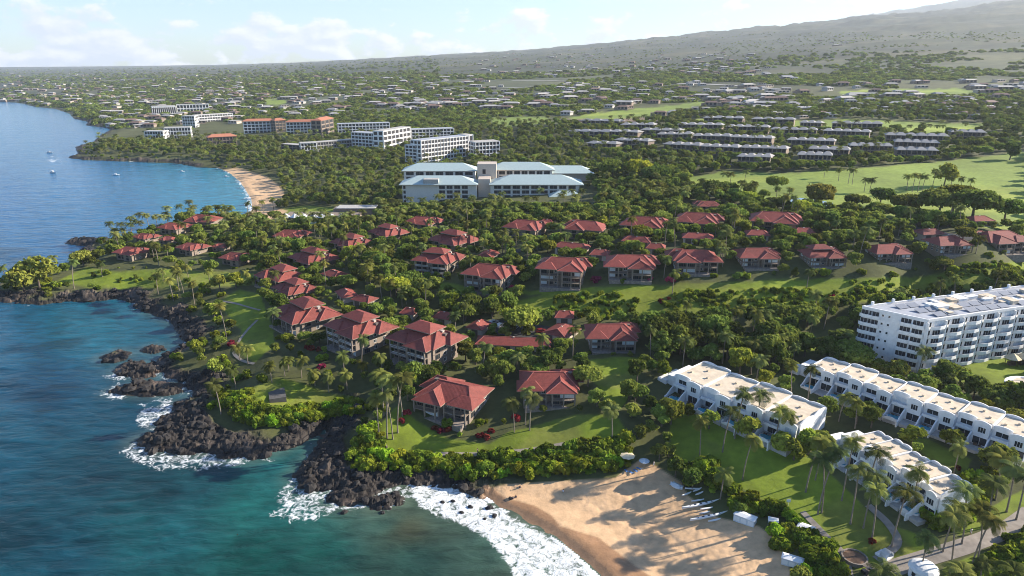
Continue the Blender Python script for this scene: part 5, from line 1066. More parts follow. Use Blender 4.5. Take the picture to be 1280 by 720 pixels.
# --- palms seen one by one (foot x, foot y, crown top y)
PALM_AT = [(1022, 643, 566), (1027, 641, 574), (1007, 615, 548), (128, 346, 326), (205, 352, 335), (236, 350, 330), (262, 352, 335), (310, 356, 338), (474, 546, 492), (484, 548, 478), (491, 549, 486), (497, 541, 470), (480, 520, 462), (503, 520, 470), (662, 538, 496), (643, 540, 500), (1063, 655, 590), (1079, 660, 598), (1090, 672, 610), (1114, 684, 618), (1187, 716, 650), (1213, 712, 648), (1222, 700, 640), (1150, 718, 668), (1052, 626, 556), (1019, 600, 545), (874, 575, 522), (928, 600, 545), (903, 565, 508), (918, 548, 490), (944, 540, 492), (968, 560, 512), (985, 556, 515), (765, 552, 508), (1244, 625, 572), (1258, 640, 585), (1270, 650, 596), (1232, 660, 605), (1202, 680, 615), (1178, 690, 628), (1140, 640, 590), (1085, 610, 560),
           (340, 478, 454), (361, 464, 444), (377, 472, 447), (394, 482, 461), (411, 490, 466), (434, 487, 464), (452, 470, 452), (310, 455, 432), (300, 450, 430), (356, 470, 450),
           (146, 302, 284), (155, 300, 284), (165, 294, 270), (187, 288, 266), (197, 284, 268), (210, 280, 264), (241, 276, 259), (275, 278, 257), (284, 278, 256), (292, 278, 256), (310, 272, 252), (342, 262, 247), (330, 268, 250), (322, 276, 258),
           (1030, 222, 208), (1048, 226, 210), (1060, 230, 209), (1065, 231, 210), (1080, 240, 222), (1087, 240, 222), (1133, 238, 218), (1140, 240, 216), (1147, 240, 217), (1152, 241, 218), (1165, 236, 213), (1188, 238, 220), (1201, 236, 221), (1212, 236, 222), (912, 240, 215), (925, 245, 225), (942, 246, 226), (970, 250, 232), (985, 252, 234), (930, 232, 212),
           (705, 258, 238), (716, 256, 236), (726, 258, 236), (800, 252, 228), (812, 250, 226), (824, 250, 228), (844, 250, 232), (790, 254, 230), (752, 258, 240), (1190, 392, 345), (1250, 380, 350), (1234, 420, 385), (1245, 440, 398), (1262, 435, 395), (1275, 440, 402), (1160, 440, 412), (840, 370, 338), (1008, 362, 336), (660, 330, 305), (700, 300, 278), (585, 300, 276), (632, 320, 296)]
def px_scale(p): return p.y*cp-(p.z-CAM_H)*sp
for (a, b, t) in PALM_AT:
    p = gp(a, b); D_ = px_scale(p); h = (b-t)/F_PX*D_/math.cos(math.atan2(CAM_H-p.z, p.y))*1.0; h = max(5, min(h-1.0, 19)); v = min(range(4), key=lambda i: abs(PALMT[i][1].z-h)); PALMSET.append((p.x, p.y, p.z, h/PALMT[v][1].z, v, random.uniform(0, 6.28), random.choice(((1, 1, 1), (1.15, 1.05, .9), (.85, .9, 1))), True))
# --- single trees seen one by one (foot x, foot y, top y, kind)
for (a, b, t, k, col) in [(50, 362, 320, 4, (1.5, 1.3, 1.3)), (30, 364, 330, 4, (1.4, 1.25, 1.2)), (975, 565, 538, 3, (1.5, 1.35, 1.2)), (934, 548, 520, 3, (1.5, 1.3, 1.1)), (886, 536, 512, 3, (1.4, 1.25, 1.1)), (838, 530, 495, 3, (1.4, 1.2, 1.1)), (655, 418, 388, 2, (1.2, 1.1, 1)), (1132, 270, 243, 2, (.75, .75, .8)), (1172, 274, 240, 2, (.7, .72, .8)), (1215, 275, 236, 2, (.75, .75, .8)), (1255, 278, 248, 2, (.7, .75, .8)), (1100, 258, 234, 2, (.7, .75, .8)), (1070, 262, 242, 2, (.7, .75, .8)),
                          (1020, 262, 232, 2, (1.1, .8, .9)), (1190, 268, 232, 2, (.95, .9, .8)), (970, 240, 222, 2, (.9, .9, .85)), (895, 248, 226, 2, (.6, .65, .75)), (820, 232, 206, 2, (.7, .75, .8)), (795, 225, 200, 2, (1.7, 1.45, .8)), (765, 228, 202, 2, (1.1, 1.0, .9)), (244, 442, 424, 3, (1.6, 1.4, 1)), (268, 398, 376, 3, (1.5, 1.3, 1.1)), (290, 412, 398, 3, (1.3, 1.2, 1)), (268, 468, 448, 4, (1.3, 1.15, 1.1)), (1180, 232, 204, 4, (1, .9, .9)), (1262, 200, 178, 3, (.7, .75, .8)), (345, 440, 428, 3, (1.2, 1.1, 1)), (1245, 590, 555, 3, (.9, .9, .9)), (1010, 568, 538, 3, (1.2, 1.15, .9)), (992, 575, 549, 3, (1.4, 1.3, 1.1)), (1026, 560, 536, 0, (.9, .9, .9)), (860, 520, 503, 3, (1.3, 1.2, 1)), (1140, 556, 530, 3, (1.3, 1.2, .9)), (1085, 520, 500, 3, (1.3, 1.2, .9)), (1190, 560, 535, 3, (1.2, 1.1, .9)), (1250, 585, 560, 3, (1.2, 1.1, .9))]:
    p = gp(a, b); D_ = px_scale(p); h = (b-t)/F_PX*D_/math.cos(math.atan2(CAM_H-p.z, p.y))*.95; s = h/BROAD[k]['h']; TREES.append((p.x, p.y, p.z, s, k, random.uniform(0, 6.28), col, True))
# --- woods and gardens: everything that is not lawn, sand, rock, road or building
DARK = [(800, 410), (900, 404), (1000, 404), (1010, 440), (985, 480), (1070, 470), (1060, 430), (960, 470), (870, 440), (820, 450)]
def fill(y0, y1, step, kmax=1.4):
    n = int((2*kmax*y1)/step); gx, gy = np.meshgrid(np.arange(-kmax*y1, kmax*y1, step), np.arange(y0, y1, step))
    gx = (gx+RNG.uniform(-.45, .45, gx.shape)*step).ravel(); gy = (gy+RNG.uniform(-.45, .45, gy.shape)*step).ravel()
    m = (abs(gx/gy) < kmax) & ~((gx/gy > .9) & (gy < 215)); gx, gy = gx[m], gy[m]
    ok = (grid_at(CD, gx, gy) > 5) & (grid_at(ZM['lawn'], gx, gy) < .1) & (grid_at(ZM['golf'], gx, gy) < .1) & (grid_at(ZM['sand'], gx, gy) < .1) & (grid_at(ROCK, gx, gy) < .3) & (grid_at(ZM['slope'], gx, gy) < .3) & (grid_at(ZM['dry'], gx, gy) < .3)
    gx, gy = gx[ok], gy[ok]; ok = ~in_foot(gx, gy, 1.0) & ~near_path(gx, gy, 3.0)
    return gx[ok], gy[ok]
taken = np.array([(s[0], s[1]) for s in SHRUBS])
for (y0, y1, step) in ((95, 330, 5.7), (330, 560, 6.7), (560, 980, 9.2)):
    x, y = fill(y0, y1, step); z = ground(x, y); n = len(x)
    kind = RNG.choice(5, n, p=(.34, .2, .12, .28, .06)); sc = RNG.uniform(.62, 1.12, n)
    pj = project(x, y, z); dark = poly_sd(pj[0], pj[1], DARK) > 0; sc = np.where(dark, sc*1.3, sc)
    near = in_foot(x, y, 5); sc = np.where(near, sc*.8, sc)
    park = (pj[0] > 290) & (pj[0] < 460) & (pj[1] > 430) & (pj[1] < 500); coastal = grid_at(CD, x, y) < 24; sc = np.where(coastal | park, sc*.45, sc)
    sc = np.where((pj[0] > 800) & (pj[1] > 540), sc*.62, sc)
    hh = np.array([BROAD[k]['h'] for k in kind])*sc; rr_ = np.array([BROAD[k]['r'] for k in kind])*sc
    cap = cap_height(x, y, z, hh, rr_)
    for i in range(n):
        u = random.random(); warm = random.random()
        col = (1.45, 1.3, .9) if warm < .16 else (1.25, 1.12, 1.15) if warm < .3 else (.72, .78, .8) if warm < .55 else (1, 1, 1)
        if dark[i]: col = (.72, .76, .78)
        if len(taken) and y[i] < 330 and np.min((taken[:, 0]-x[i])**2+(taken[:, 1]-y[i])**2) < 6: continue
        if park[i] and u < .55: continue
        if cap[i] < hh[i]*.55 or hh[i] < 3.0:
            if cap[i] > .7: SHRUBS.append((x[i], y[i], None, min(1.5, max(.45, cap[i]/2.3, .45 if cap[i] > 2 else .4)), random.choice((0, 1, 2, 3)), u*6.28, col))
            continue
        s = sc[i]*min(1, cap[i]/hh[i])
        pal = .16 if y1 <= 560 else .22
        if pj[1][i] < 300 and pj[0][i] < 640: pal = .42
        if pj[0][i] > 1050 and pj[1][i] > 560: pal = .4
        if random.random() < pal and cap[i] >= hh[i]: v = random.choice((1, 1, 0, 3)); PALMSET.append((x[i], y[i], z[i], random.uniform(.75, 1.05), v, u*6.28, random.choice(((1, 1, 1), (1.15, 1.05, .9), (.85, .9, 1))), False))
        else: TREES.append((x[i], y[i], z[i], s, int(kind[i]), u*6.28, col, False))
for (a, b) in [(788, 234), (783, 226), (770, 240), (838, 352), (700, 352), (640, 362), (745, 352), (812, 350), (735, 470), (290, 432), (402, 460)]:
    p = gp(a, b); BLOOMS.append((p.x, p.y, p.z, random.uniform(.7, 1.3), 0))
for (a, b) in [(503, 527), (508, 517), (544, 537), (552, 540), (560, 538), (600, 546), (614, 540), (390, 437), (398, 438), (385, 436), (1040, 372), (1062, 376), (1090, 678), (826, 378), (836, 374), (608, 548), (645, 524), (1198, 586)]:
    p = gp(a, b); BLOOMS.append((p.x, p.y, p.z, random.uniform(.7, 1.2), 1))

# --- one by one for the 290 of a kind that show largest, the rest of each kind as one mass
BIG = 285
def area_key(t, hgt): return -(hgt*t[3]/t[1])
def nearest_mark(x, y, z):
    px, py = project(x, y, z); best = min(LM, key=lambda m: (m[1]-px)**2+((m[2]-py)*1.6)**2+((m[3]-y)*.12)**2); return best, float(px), float(py)
def side_of(m, px, py, y):
    dx, dy = px-m[1], (py-m[2])*1.5
    return ('right of' if dx > 0 else 'left of') if abs(dx) > abs(dy)*1.1 else ('in front of' if dy > 0 else 'behind')
PEND = {}
def pend(o, noun, x, y, z):
    m, px, py = nearest_mark(x, y, z); PEND.setdefault((noun, side_of(m, px, py, y), m[0]), []).append((px, o))
SHORT = {}
def short(ph):
    return ph
def flush_labels():
    for (noun, side, ph), items in PEND.items():
        items.sort(key=lambda t: t[0]); n = len(items); w = ph.split()
        for k, (px, o) in enumerate(items):
            if n == 1: lab = f'{noun} {side} {ph}'
            elif n == 2: lab = f'{("left" if k == 0 else "right")} {noun} of two {side} {ph}'
            else:
                pos = 'leftmost' if k == 0 else 'rightmost' if k == n-1 else (ORD[k] if k < 12 else f'{k+1}th')
                lab = f'{pos} {noun} {side} {ph}'
            q = lab.split()
            if len(q) > 16: lab = ' '.join(q[:16]); 
            o['label'] = lab
LMS = []
for ph, a, b, c in LM:      # shorter landmark phrases
    for l, s_ in (('three storey red roofed villa at the left end of the ridge row', 'three storey ridge villa'), ('red roofed ', ''), (' with white lower walls', ''), (' from the left', ''), (' with clerestory', ''), (' with arched parapets', ''), (' leftmost of the tier below the blue roofed hotel', ' first in the back tier'), (' second of the tier below the blue roofed hotel', ' second in the back tier'), (' third of the tier close under the blue roofed hotel', ' third in the back tier'), (' fourth of the tier behind the three storey villa', ' fourth in the back tier'), (' condominium block', ' condominium'), (' of the stacked western villas with white band', ' of the stacked villas'), (' of the stacked western villas', ' of the stacked villas'), (' with stepped roof', ''), (' with red shrubs at its lawn', ''), ('grey roofed condominium, ', 'condominium '), (' at the right end of the lawn', ' right of the point lawn')): ph = ph.replace(l, s_)
    LMS.append((ph, a, b, c))
LM[:] = LMS
def plant_tree(t, parts):
    x, y, z, s, k, rz, col = t[:7]; B = BROAD[k]
    root = empty('broadleaf_tree', (x, y, z), rz); root.scale = (s, s, s*random.uniform(.92, 1.1)); tag(root, None, 'tree', 'leafy trees of the resort grounds')
    c = link('crown', B['c'], root); c.color = (*col, 1); link('trunk', B['t'], root); pend(root, B['nm'], x, y, z); return c
def plant_palm(t):
    x, y, z, s, v, rz, col = t[:7]; tm, top = PALMT[v]
    root = empty('coconut_palm', (x, y, z), rz); root.scale = (min(1.1, max(.85, s)), min(1.1, max(.85, s)), s); tag(root, None, 'palm tree', 'coconut palms')
    c = link('fronds', random.choice(PALMC), root, top); c.color = (*col, 1); c.scale = (1, 1, 1/s); link('trunk', tm, root); d = link('dry_fronds', random.choice(PALMS), root, top); pend(root, 'coconut palm', x, y, z); return c
def mass(name, items, meshes, colour=None):
    """one object that sets many plants of the given kinds on their spots"""
    me = bpy.data.meshes.new(name); n = len(items); me.vertices.add(n)
    me.vertices.foreach_set('co', np.array([(i[0], i[1], i[2]) for i in items], np.float32).ravel())
    for nm, tp, arr in (('pscale', 'FLOAT', [i[3] for i in items]), ('pkind', 'INT', [i[4] for i in items]), ('prot', 'FLOAT', [i[5] for i in items])):
        a = me.attributes.new(nm, tp, 'POINT'); a.data.foreach_set('value', np.array(arr, np.float32 if tp == 'FLOAT' else np.int32))
    o = link(name, me); tag(o, kind='stuff')
    ng = bpy.data.node_groups.new(name, 'GeometryNodeTree'); ng.interface.new_socket('Geometry', in_out='INPUT', socket_type='NodeSocketGeometry'); ng.interface.new_socket('Geometry', in_out='OUTPUT', socket_type='NodeSocketGeometry')
    N, L = ng.nodes, ng.links; gi, go = N.new('NodeGroupInput'), N.new('NodeGroupOutput'); J = N.new('GeometryNodeJoinGeometry')
    def attr(nm, tp): a = N.new('GeometryNodeInputNamedAttribute'); a.data_type = tp; a.inputs['Name'].default_value = nm; return a
    for k, src in enumerate(meshes):
        cmpn = N.new('FunctionNodeCompare'); cmpn.data_type = 'INT'; cmpn.operation = 'EQUAL'; cmpn.inputs[3].default_value = k
        L.new(attr('pkind', 'INT').outputs[0], cmpn.inputs[2])
        ip = N.new('GeometryNodeInstanceOnPoints'); oi = N.new('GeometryNodeObjectInfo'); oi.inputs[0].default_value = src; oi.transform_space = 'ORIGINAL'
        cx = N.new('ShaderNodeCombineXYZ'); L.new(attr('prot', 'FLOAT').outputs[0], cx.inputs[2])
        L.new(gi.outputs[0], ip.inputs['Points']); L.new(cmpn.outputs[0], ip.inputs['Selection']); L.new(oi.outputs['Geometry'], ip.inputs['Instance']); L.new(cx.outputs[0], ip.inputs['Rotation']); L.new(attr('pscale', 'FLOAT').outputs[0], ip.inputs['Scale'])
        L.new(ip.outputs[0], J.inputs[0])
    L.new(J.outputs[0], go.inputs[0]); md = o.modifiers.new('plants', 'NODES'); md.node_group = ng
    return o
def inview(t): px, py = project(t[0], t[1], t[2] if t[2] is not None else 5); return -30 < px < 1310 and py < 760
TREES.sort(key=lambda t: (not t[7], not inview(t), area_key(t, BROAD[t[4]]['r'])))
first = {}
for t in TREES[:BIG]:
    c = plant_tree(t, True); first.setdefault(t[4], c)
mass('woodland', [t[:6] for t in TREES[BIG:]], [first[k] if k in first else first[0] for k in range(6)])
PALMSET.sort(key=lambda t: (not t[7], not inview(t), t[1]))
pf = None
for t in PALMSET[:BIG]: c = plant_palm(t); pf = pf or c
if len(PALMSET) > BIG:
    def whole_palm():
        x = []
        for v, (tm, top) in enumerate(PALMT): x.append((v, tm, top))
        return x
    rest = PALMSET[BIG:]
    mass('palm_grove', [(t[0], t[1], t[2]+PALMT[t[4]][1].z*t[3], 1.0, 0, t[5]) for t in rest], [pf])
SHRUBS = [(a, b, float(ground(np.array([a]), np.array([b]))[0]), s, v, r, c) for a, b, _, s, v, r, c in SHRUBS]
SHRUBS.sort(key=lambda t: (not inview(t), -t[3]*1.8/t[1])); sf = {}
for t in SHRUBS[:BIG]:
    x, y, z, s, v, rz, col = t; o = link('shrub', SHRUB[v], None, (x, y, z-.1), rz); o.scale = (s, s, s*random.uniform(.85, 1.15)); o.color = (*col, 1); tag(o, None, 'shrub', 'green shrubs and hedging'); pend(o, ['rounded bright shrub', 'spreading bright shrub', 'upright dark shrub', 'low bright shrub'][v], x, y, z); sf.setdefault(v, o)
mass('shrubbery', [t[:6] for t in SHRUBS[BIG:]], [sf[k] if k in sf else sf[0] for k in range(4)])
for (x, y, z, s, k) in BLOOMS:
    o = link('red_shrub' if k else 'flowering_shrub', REDB if k else BLOOM, None, (x, y, z), random.uniform(0, 6)); o.scale = (s, s, s); tag(o, None, 'shrub', 'red and pink shrubs'); pend(o, 'red leaved shrub' if k else 'pink flowering shrub', x, y, z)

# --- far town and wooded slope: tree clumps drawn out to the hills, houses among them
def far_woods():
    items = []; n = 40000
    px = RNG.uniform(-120, 1400, n); py = np.where(RNG.random(n) < .6, RNG.uniform(92, 165, n), RNG.uniform(40, 110, n))
    x, y, z = gp_many(px, py); dn = fbm(x/220+9, y/220, 4, 15)
    up = (y > 2300)*(np.clip((x/y)+.35, 0, 1))       # dry slope: sparser
    keep = (y > 940) & (y < 9000) & (dn > .39+.15*up*RNG.random(n)) & (grid_at(CD, x, y) > 8) & (grid_at(ZM['golf'], x, y) < .1) & (grid_at(ZM['dry'], x, y) < .2) & ~in_foot(x, y, 4)
    for i in np.nonzero(keep)[0]:
        s = .35+.00016*min(y[i], 3500)*random.uniform(.6, 1.6); s *= random.uniform(.55, 1.3)
        if y[i] > 2400 and x[i]/y[i] > -.1: s *= .5
        items.append((x[i], y[i], z[i]-1.6, s, random.randrange(3), random.uniform(0, 6.28)))
    src = []
    for k in range(3):
        P = [(1150, 168), (930, 160), (700, 162)][k]; p = gp(*P)
        o = link('thicket', CLUMP[k], None, (p.x, p.y, p.z-.5)); o.scale = (.55, .55, .55); tag(o, ['dark thicket at the right end of the upper fairway', 'dark thicket between hillside condominium rows', 'dark thicket left of the hillside condominiums'][k], 'thicket'); src.append(o)
    mass('far_wood', items, src)
far_woods(); HFIRST = {}
for (x, y, z, px, py, k) in HOUSES[:285]:
    o = link('house', HPROTO[k], None, (x, y, z+1.2), random.uniform(-.6, .6)); s = random.uniform(.65, 1.1); o.scale = (s, s, s); tag(o, None, 'house', 'houses scattered over the far town and hillside')
    pend(o, ['grey house with grey roof', 'cream house with brown roof', 'tan house with flat grey roof', 'cream house with pale grey roof'][k], x, y, z)
    HFIRST.setdefault(k, o)
mass('far_houses', [(x, y, z+1.2, random.uniform(.6, 1.0), k, random.uniform(-.6, .6)) for (x, y, z, px, py, k) in HOUSES[285:]], [HFIRST[k] for k in range(4)])
flush_labels()

# ------------------------------------------------------------------ paths and roads draped on the ground
def strip(name, px_pts, w, mat, lift=.07):
    x, y, z = gp_many(np.array([p[0] for p in px_pts], float), np.array([p[1] for p in px_pts], float)); P = [Vector((a, b)) for a, b in zip(x, y)]
    S = []
    for i in range(len(P)-1):      # Catmull-Rom
        p0, p1, p2, p3 = P[max(i-1, 0)], P[i], P[i+1], P[min(i+2, len(P)-1)]; n = max(3, int((p2-p1).length/1.3))
        for k in range(n): t = k/n; S.append(.5*((2*p1)+(p2-p0)*t+(2*p0-5*p1+4*p2-p3)*t*t+(3*p1-p0-3*p2+p3)*t**3))
    S.append(P[-1]); V, F = [], []
    for i, p in enumerate(S):
        d = (S[min(i+1, len(S)-1)]-S[max(i-1, 0)]).normalized(); nrm = Vector((-d.y, d.x))
        for k in range(5): q = p+nrm*w*(k/4-.5); V.append((q.x, q.y))
    V = np.array(V); z = ground(V[:, 0], V[:, 1])+lift
    for i in range(len(S)-1):
        for k in range(4): F.append((i*5+k, i*5+k+1, i*5+k+6, i*5+k+5))
    o = link(name, np_mesh(name, np.column_stack([V, z]), np.array(F), [M[mat]])); tag(o, kind='structure'); return o
for P, w in zip(PATHS, (1.5, 4.2, 1.9, 1.5, 1.1, 1.1)): strip('path', P, w, 'path', .14 if w < 4 else .10)
for P, w in zip(ROADS, (6, 5, 12, 5, 7, 11, 10, 12)): strip('road', P, w, 'asphalt' if w < 10 or w == 12 and P[0][1] > 200 else 'slab', .25 if P[0][1] > 160 else .8)
# ------------------------------------------------------------------ lava boulders
def boulder_mesh(seed):
    rng = np.random.default_rng(seed); n = 7; V, F = [], []
    for i in range(5):
        lat = -1.1+2.4*i/4; r = math.cos(lat*.95)
        for j in range(n): a = 2*math.pi*j/n; q = r*rng.uniform(.65, 1.2); V.append((q*math.cos(a), q*math.sin(a)*rng.uniform(.7, 1), .75*math.sin(lat)*rng.uniform(.8, 1.15)))
    for i in range(4):
        for j in range(n): F.append((i*n+j, i*n+(j+1) % n, (i+1)*n+(j+1) % n, (i+1)*n+j))
    F.append(tuple(4*n+j for j in range(n))); F.append(tuple(reversed(range(n))))
    me = bpy.data.meshes.new('lava_boulder'); me.from_pydata(V, [], F); me.materials.append(M['lava']); return me
BOULD = [boulder_mesh(80+k) for k in range(6)]
def boulders():
    n = 5000; x = RNG.uniform(-260, 60, n); y = RNG.uniform(135, 420, n); d = grid_at(CD, x, y); rk = grid_at(ROCK, x, y); ok = (rk > .6) & (d > -2.5) & (d < 12); x, y = x[ok], y[ok]
    z = ground(x, y); px, py = project(x, y, z); k_ = (px > -5) & (py < 700); x, y, z, px, py = x[k_], y[k_], z[k_], px[k_], py[k_]
    o_ = np.argsort(y)[:250]
    for i in o_:
        if z[i] < -.8: continue
        s = random.choice((.7, .9, 1.1, 1.5, 2.1)); b = link('lava_boulder', random.choice(BOULD), None, (x[i], y[i], max(z[i], -.2)+.1*s), random.uniform(0, 6.28)); b.rotation_euler.x = random.uniform(-.4, .4); b.scale = (s, s*random.uniform(.7, 1.1), s*random.uniform(.6, 1.0))
        tag(b, None, 'boulder', 'black lava boulders along the shore'); pend(b, 'black lava boulder', x[i], y[i], z[i])
LM += [('the lava point below the park lawn', 300, 545, 185), ('the two lava islets', 190, 475, 220), ('the surf at the beach end', 540, 610, 150), ('the narrow lava inlet', 412, 535, 180), ('the inner cove', 215, 420, 250), ('the far rocky point', 60, 372, 320), ('the lava headland by the beach', 440, 600, 155), ('the north edge of the rocky point', 110, 305, 460)]
boulders()
for (a, b, s, lab) in [(553, 627, .8, 'leftmost dark rock washed by the surf'), (566, 626, .9, 'second dark rock in the surf'), (577, 640, .8, 'lower dark rock in the middle of the surf'), (588, 633, 1.0, 'dark rock near the top of the surf'), (612, 634, 1.3, 'dark rock at the sand end of the surf'), (618, 644, 1.0, 'dark rock where surf meets wet sand'), (606, 648, .7, 'small dark rock in white water near the wet sand'), (638, 625, .7, 'small dark rock alone on the sand'), (478, 640, .9, 'rock in swirling foam off the headland'), (430, 640, 1.2, 'rock in foam beside the headland tip')]:
    x, y = map(float, plane(a, b, .3)); z = max(float(ground(np.array([x]), np.array([y]))[0]), 0); o = link('lava_boulder', random.choice(BOULD), None, (x, y, z+.1), random.uniform(0, 6)); o.scale = (s, s*.8, s*.7); tag(o, lab, 'boulder', 'black lava boulders along the shore')
# ------------------------------------------------------------------ things on the beach
def hull(L, w, h, mat, name, parent=None):
    b = MB(); n = 13; R_ = []
    for i in range(n):
        f = i/(n-1)*2-1; ww = w*max(0.02, (1-abs(f)**2.6)); sheer = .28*h*abs(f)**3; x = f*L/2
        R_.append([(x, -ww*.5, h*.75+sheer), (x, -ww*.42, h*.25+sheer*.8), (x, 0, sheer*.9), (x, ww*.42, h*.25+sheer*.8), (x, ww*.5, h*.75+sheer), (x, ww*.22, h*.92+sheer), (x, -ww*.22, h*.92+sheer)])
    for i in range(n-1):
        for k in range(7): q = (k+1) % 7; b.poly([R_[i][k], R_[i+1][k], R_[i+1][q], R_[i][q]], 0)
    return b.build(name, [mat], parent)
def canoe(pa, pb, lab, L=None, rig=True):
    A, B = gp(*pa), gp(*pb); c = (A+B)/2; yaw = math.atan2(B.y-A.y, B.x-A.x); L = L or (B-A).length
    root = empty('outrigger_canoe', (c.x, c.y, float(ground(np.array([c.x]), np.array([c.y]))[0])+.12), yaw)
    hull(L, .75, .75, 'whitepaint', 'hull', root)
    s = MB()
    for k in range(5): s.box(-L*.3+k*L*.15-.3, -.2, .66, -L*.3+k*L*.15+.3, .2, .735, 0)
    s.build('seats', ['trunks'], root)
    tag(root, lab, 'canoe', 'white outrigger canoes drawn up on the sand'); return root
canoe((852, 641), (899, 624), 'upper long white canoe lying on the sand')
canoe((862, 656), (909, 639), 'lower long white canoe lying on the sand')
def ama(pa, pb, lab):
    A, B = gp(*pa), gp(*pb); c = (A+B)/2; o = hull((B-A).length, .5, .42, 'whitepaint', 'canoe_float'); o.location = (c.x, c.y, c.z+.1); o.rotation_euler.z = math.atan2(B.y-A.y, B.x-A.x); tag(o, lab, 'canoe float', 'white canoe floats on the sand')
ama((875, 639), (891, 634.5), 'white float upper of the pair between two long canoes'); ama((874, 644.5), (887, 640), 'white float lower of the pair between two long canoes'); ama((864, 629), (880, 624.5), 'slim white float above the upper long canoe'); ama((885, 654.5), (901, 648.5), 'white float right of the lower long canoe')
ama((852, 622), (864, 615.5), 'white float left of the covered boat pile'); ama((866, 617), (877, 610), 'white float right end of the boat pile under the palm'); ama((856, 613), (876, 611), 'white crossways float on top of the boat pile'); ama((869, 621), (879, 615), 'short white float below the boat pile')
def covered_boat(pa, pb, w, mat, lab):
    A, B = gp(*pa), gp(*pb); c = (A+B)/2; L = (B-A).length; root = empty('covered_boat', c, math.atan2(B.y-A.y, B.x-A.x)); hull(L, w, .9, 'whitepaint', 'hull', root)
    m = MB(); m.hip(-L*.42, -w*.5, L*.42, w*.5, .75, .45, inset=L*.2, thick=.1, mi=0, me=0); m.build('cover', [mat], root); tag(root, lab, 'boat')
covered_boat((838, 606), (853, 613), 2.0, 'blind', 'boat under a pale blue cover beside the palm bush'); 
def bin_box(px, py, w, d, h, yaw, lab, name='storage_box'):
    p = gp(px, py); root = empty(name, p, R(yaw)); m = MB(); m.box(-w/2, -d/2, -.2, w/2, d/2, h, 0); m.build('body', ['blind'], root); l = MB(); l.hip(-w/2-.12, -d/2-.12, w/2+.12, d/2+.12, h+.12, .28, inset=.5, thick=.12, mi=0, me=0); l.build('lid', ['whitepaint'], root)
    for k in range(3): q = MB(); x = -w/2+w*(k+.5)/3; q.box(x-w*.13, -d/2-.05, .15, x+w*.13, -d/2+.01, h*.8, 0); q.build('panel', ['whitepaint'], root)
    tag(root, lab, 'storage box'); return root
bin_box(931, 652, 5.0, 2.2, 1.7, -38, 'pale blue white storage shed at the hedge corner of the beach'); bin_box(990, 705, 4.4, 2.0, 1.5, -28, 'white storage box beside the hedge at the bottom edge'); bin_box(1007, 663, 3.6, 2.2, .9, -35, 'low white box set into the beach hedge'); bin_box(966, 655, 2.2, 1.6, 1.2, -20, 'small blue grey box at the foot of the beach hedge')
def umbrella(px, py, mat, lab, h=2.3, r=1.6):
    p = gp(px, py); root = empty('beach_umbrella', p); m = MB(); n = 8; ring = [(r*math.cos(2*math.pi*i/n), r*math.sin(2*math.pi*i/n), h-.45) for i in range(n)]
    for i in range(n): m.poly([ring[i], ring[(i+1) % n], (0, 0, h)], 0); m.poly([ring[(i+1) % n], ring[i], (0, 0, h-.05)], 0)
    m.build('canopy', [mat], root); q = MB(); q.tube([(0, 0, -.3), (0, 0, h-.03)], .03, 6); q.build('pole', ['whitepaint'], root); tag(root, lab, 'umbrella')
umbrella(784, 578, 'canvas', 'tan umbrella in the hedge gap behind the beach', 2.6, 2.1); umbrella(805, 583, 'blind', 'pale umbrella right of the tan one at the hedge gap', 2.2, 1.5)
def chair(px, py, lab, yaw):
    p = gp(px, py); root = empty('beach_chair', p, R(yaw)); s = MB(); s.slab([(-.3, -.9, .32), (.3, -.9, .32), (.3, .5, .36), (-.3, .5, .36)], 0, 0, .06); s.build('seat', ['bluecloth'], root); b = MB(); b.slab([(-.3, .5, .36), (.3, .5, .36), (.3, 1.0, .95), (-.3, 1.0, .95)], 0, .06, 0); b.build('backrest', ['bluecloth'], root)
    for x, y in ((-.27, -.8), (.27, -.8), (-.27, .45), (.27, .45)): l = MB(); l.tube([(x, y, -.1), (x, y, .33)], .03, 5); l.build('leg', ['whitepaint'], root)
    tag(root, lab, 'beach chair', 'blue chairs at the back of the beach')
for k, (a, b) in enumerate([(783, 590), (789, 592), (795, 590), (799, 587)]): chair(a, b, ORD[k] + (' of four' if k == 0 else ' from left of four')+' blue chairs at the back of the beach', 200+8*k)
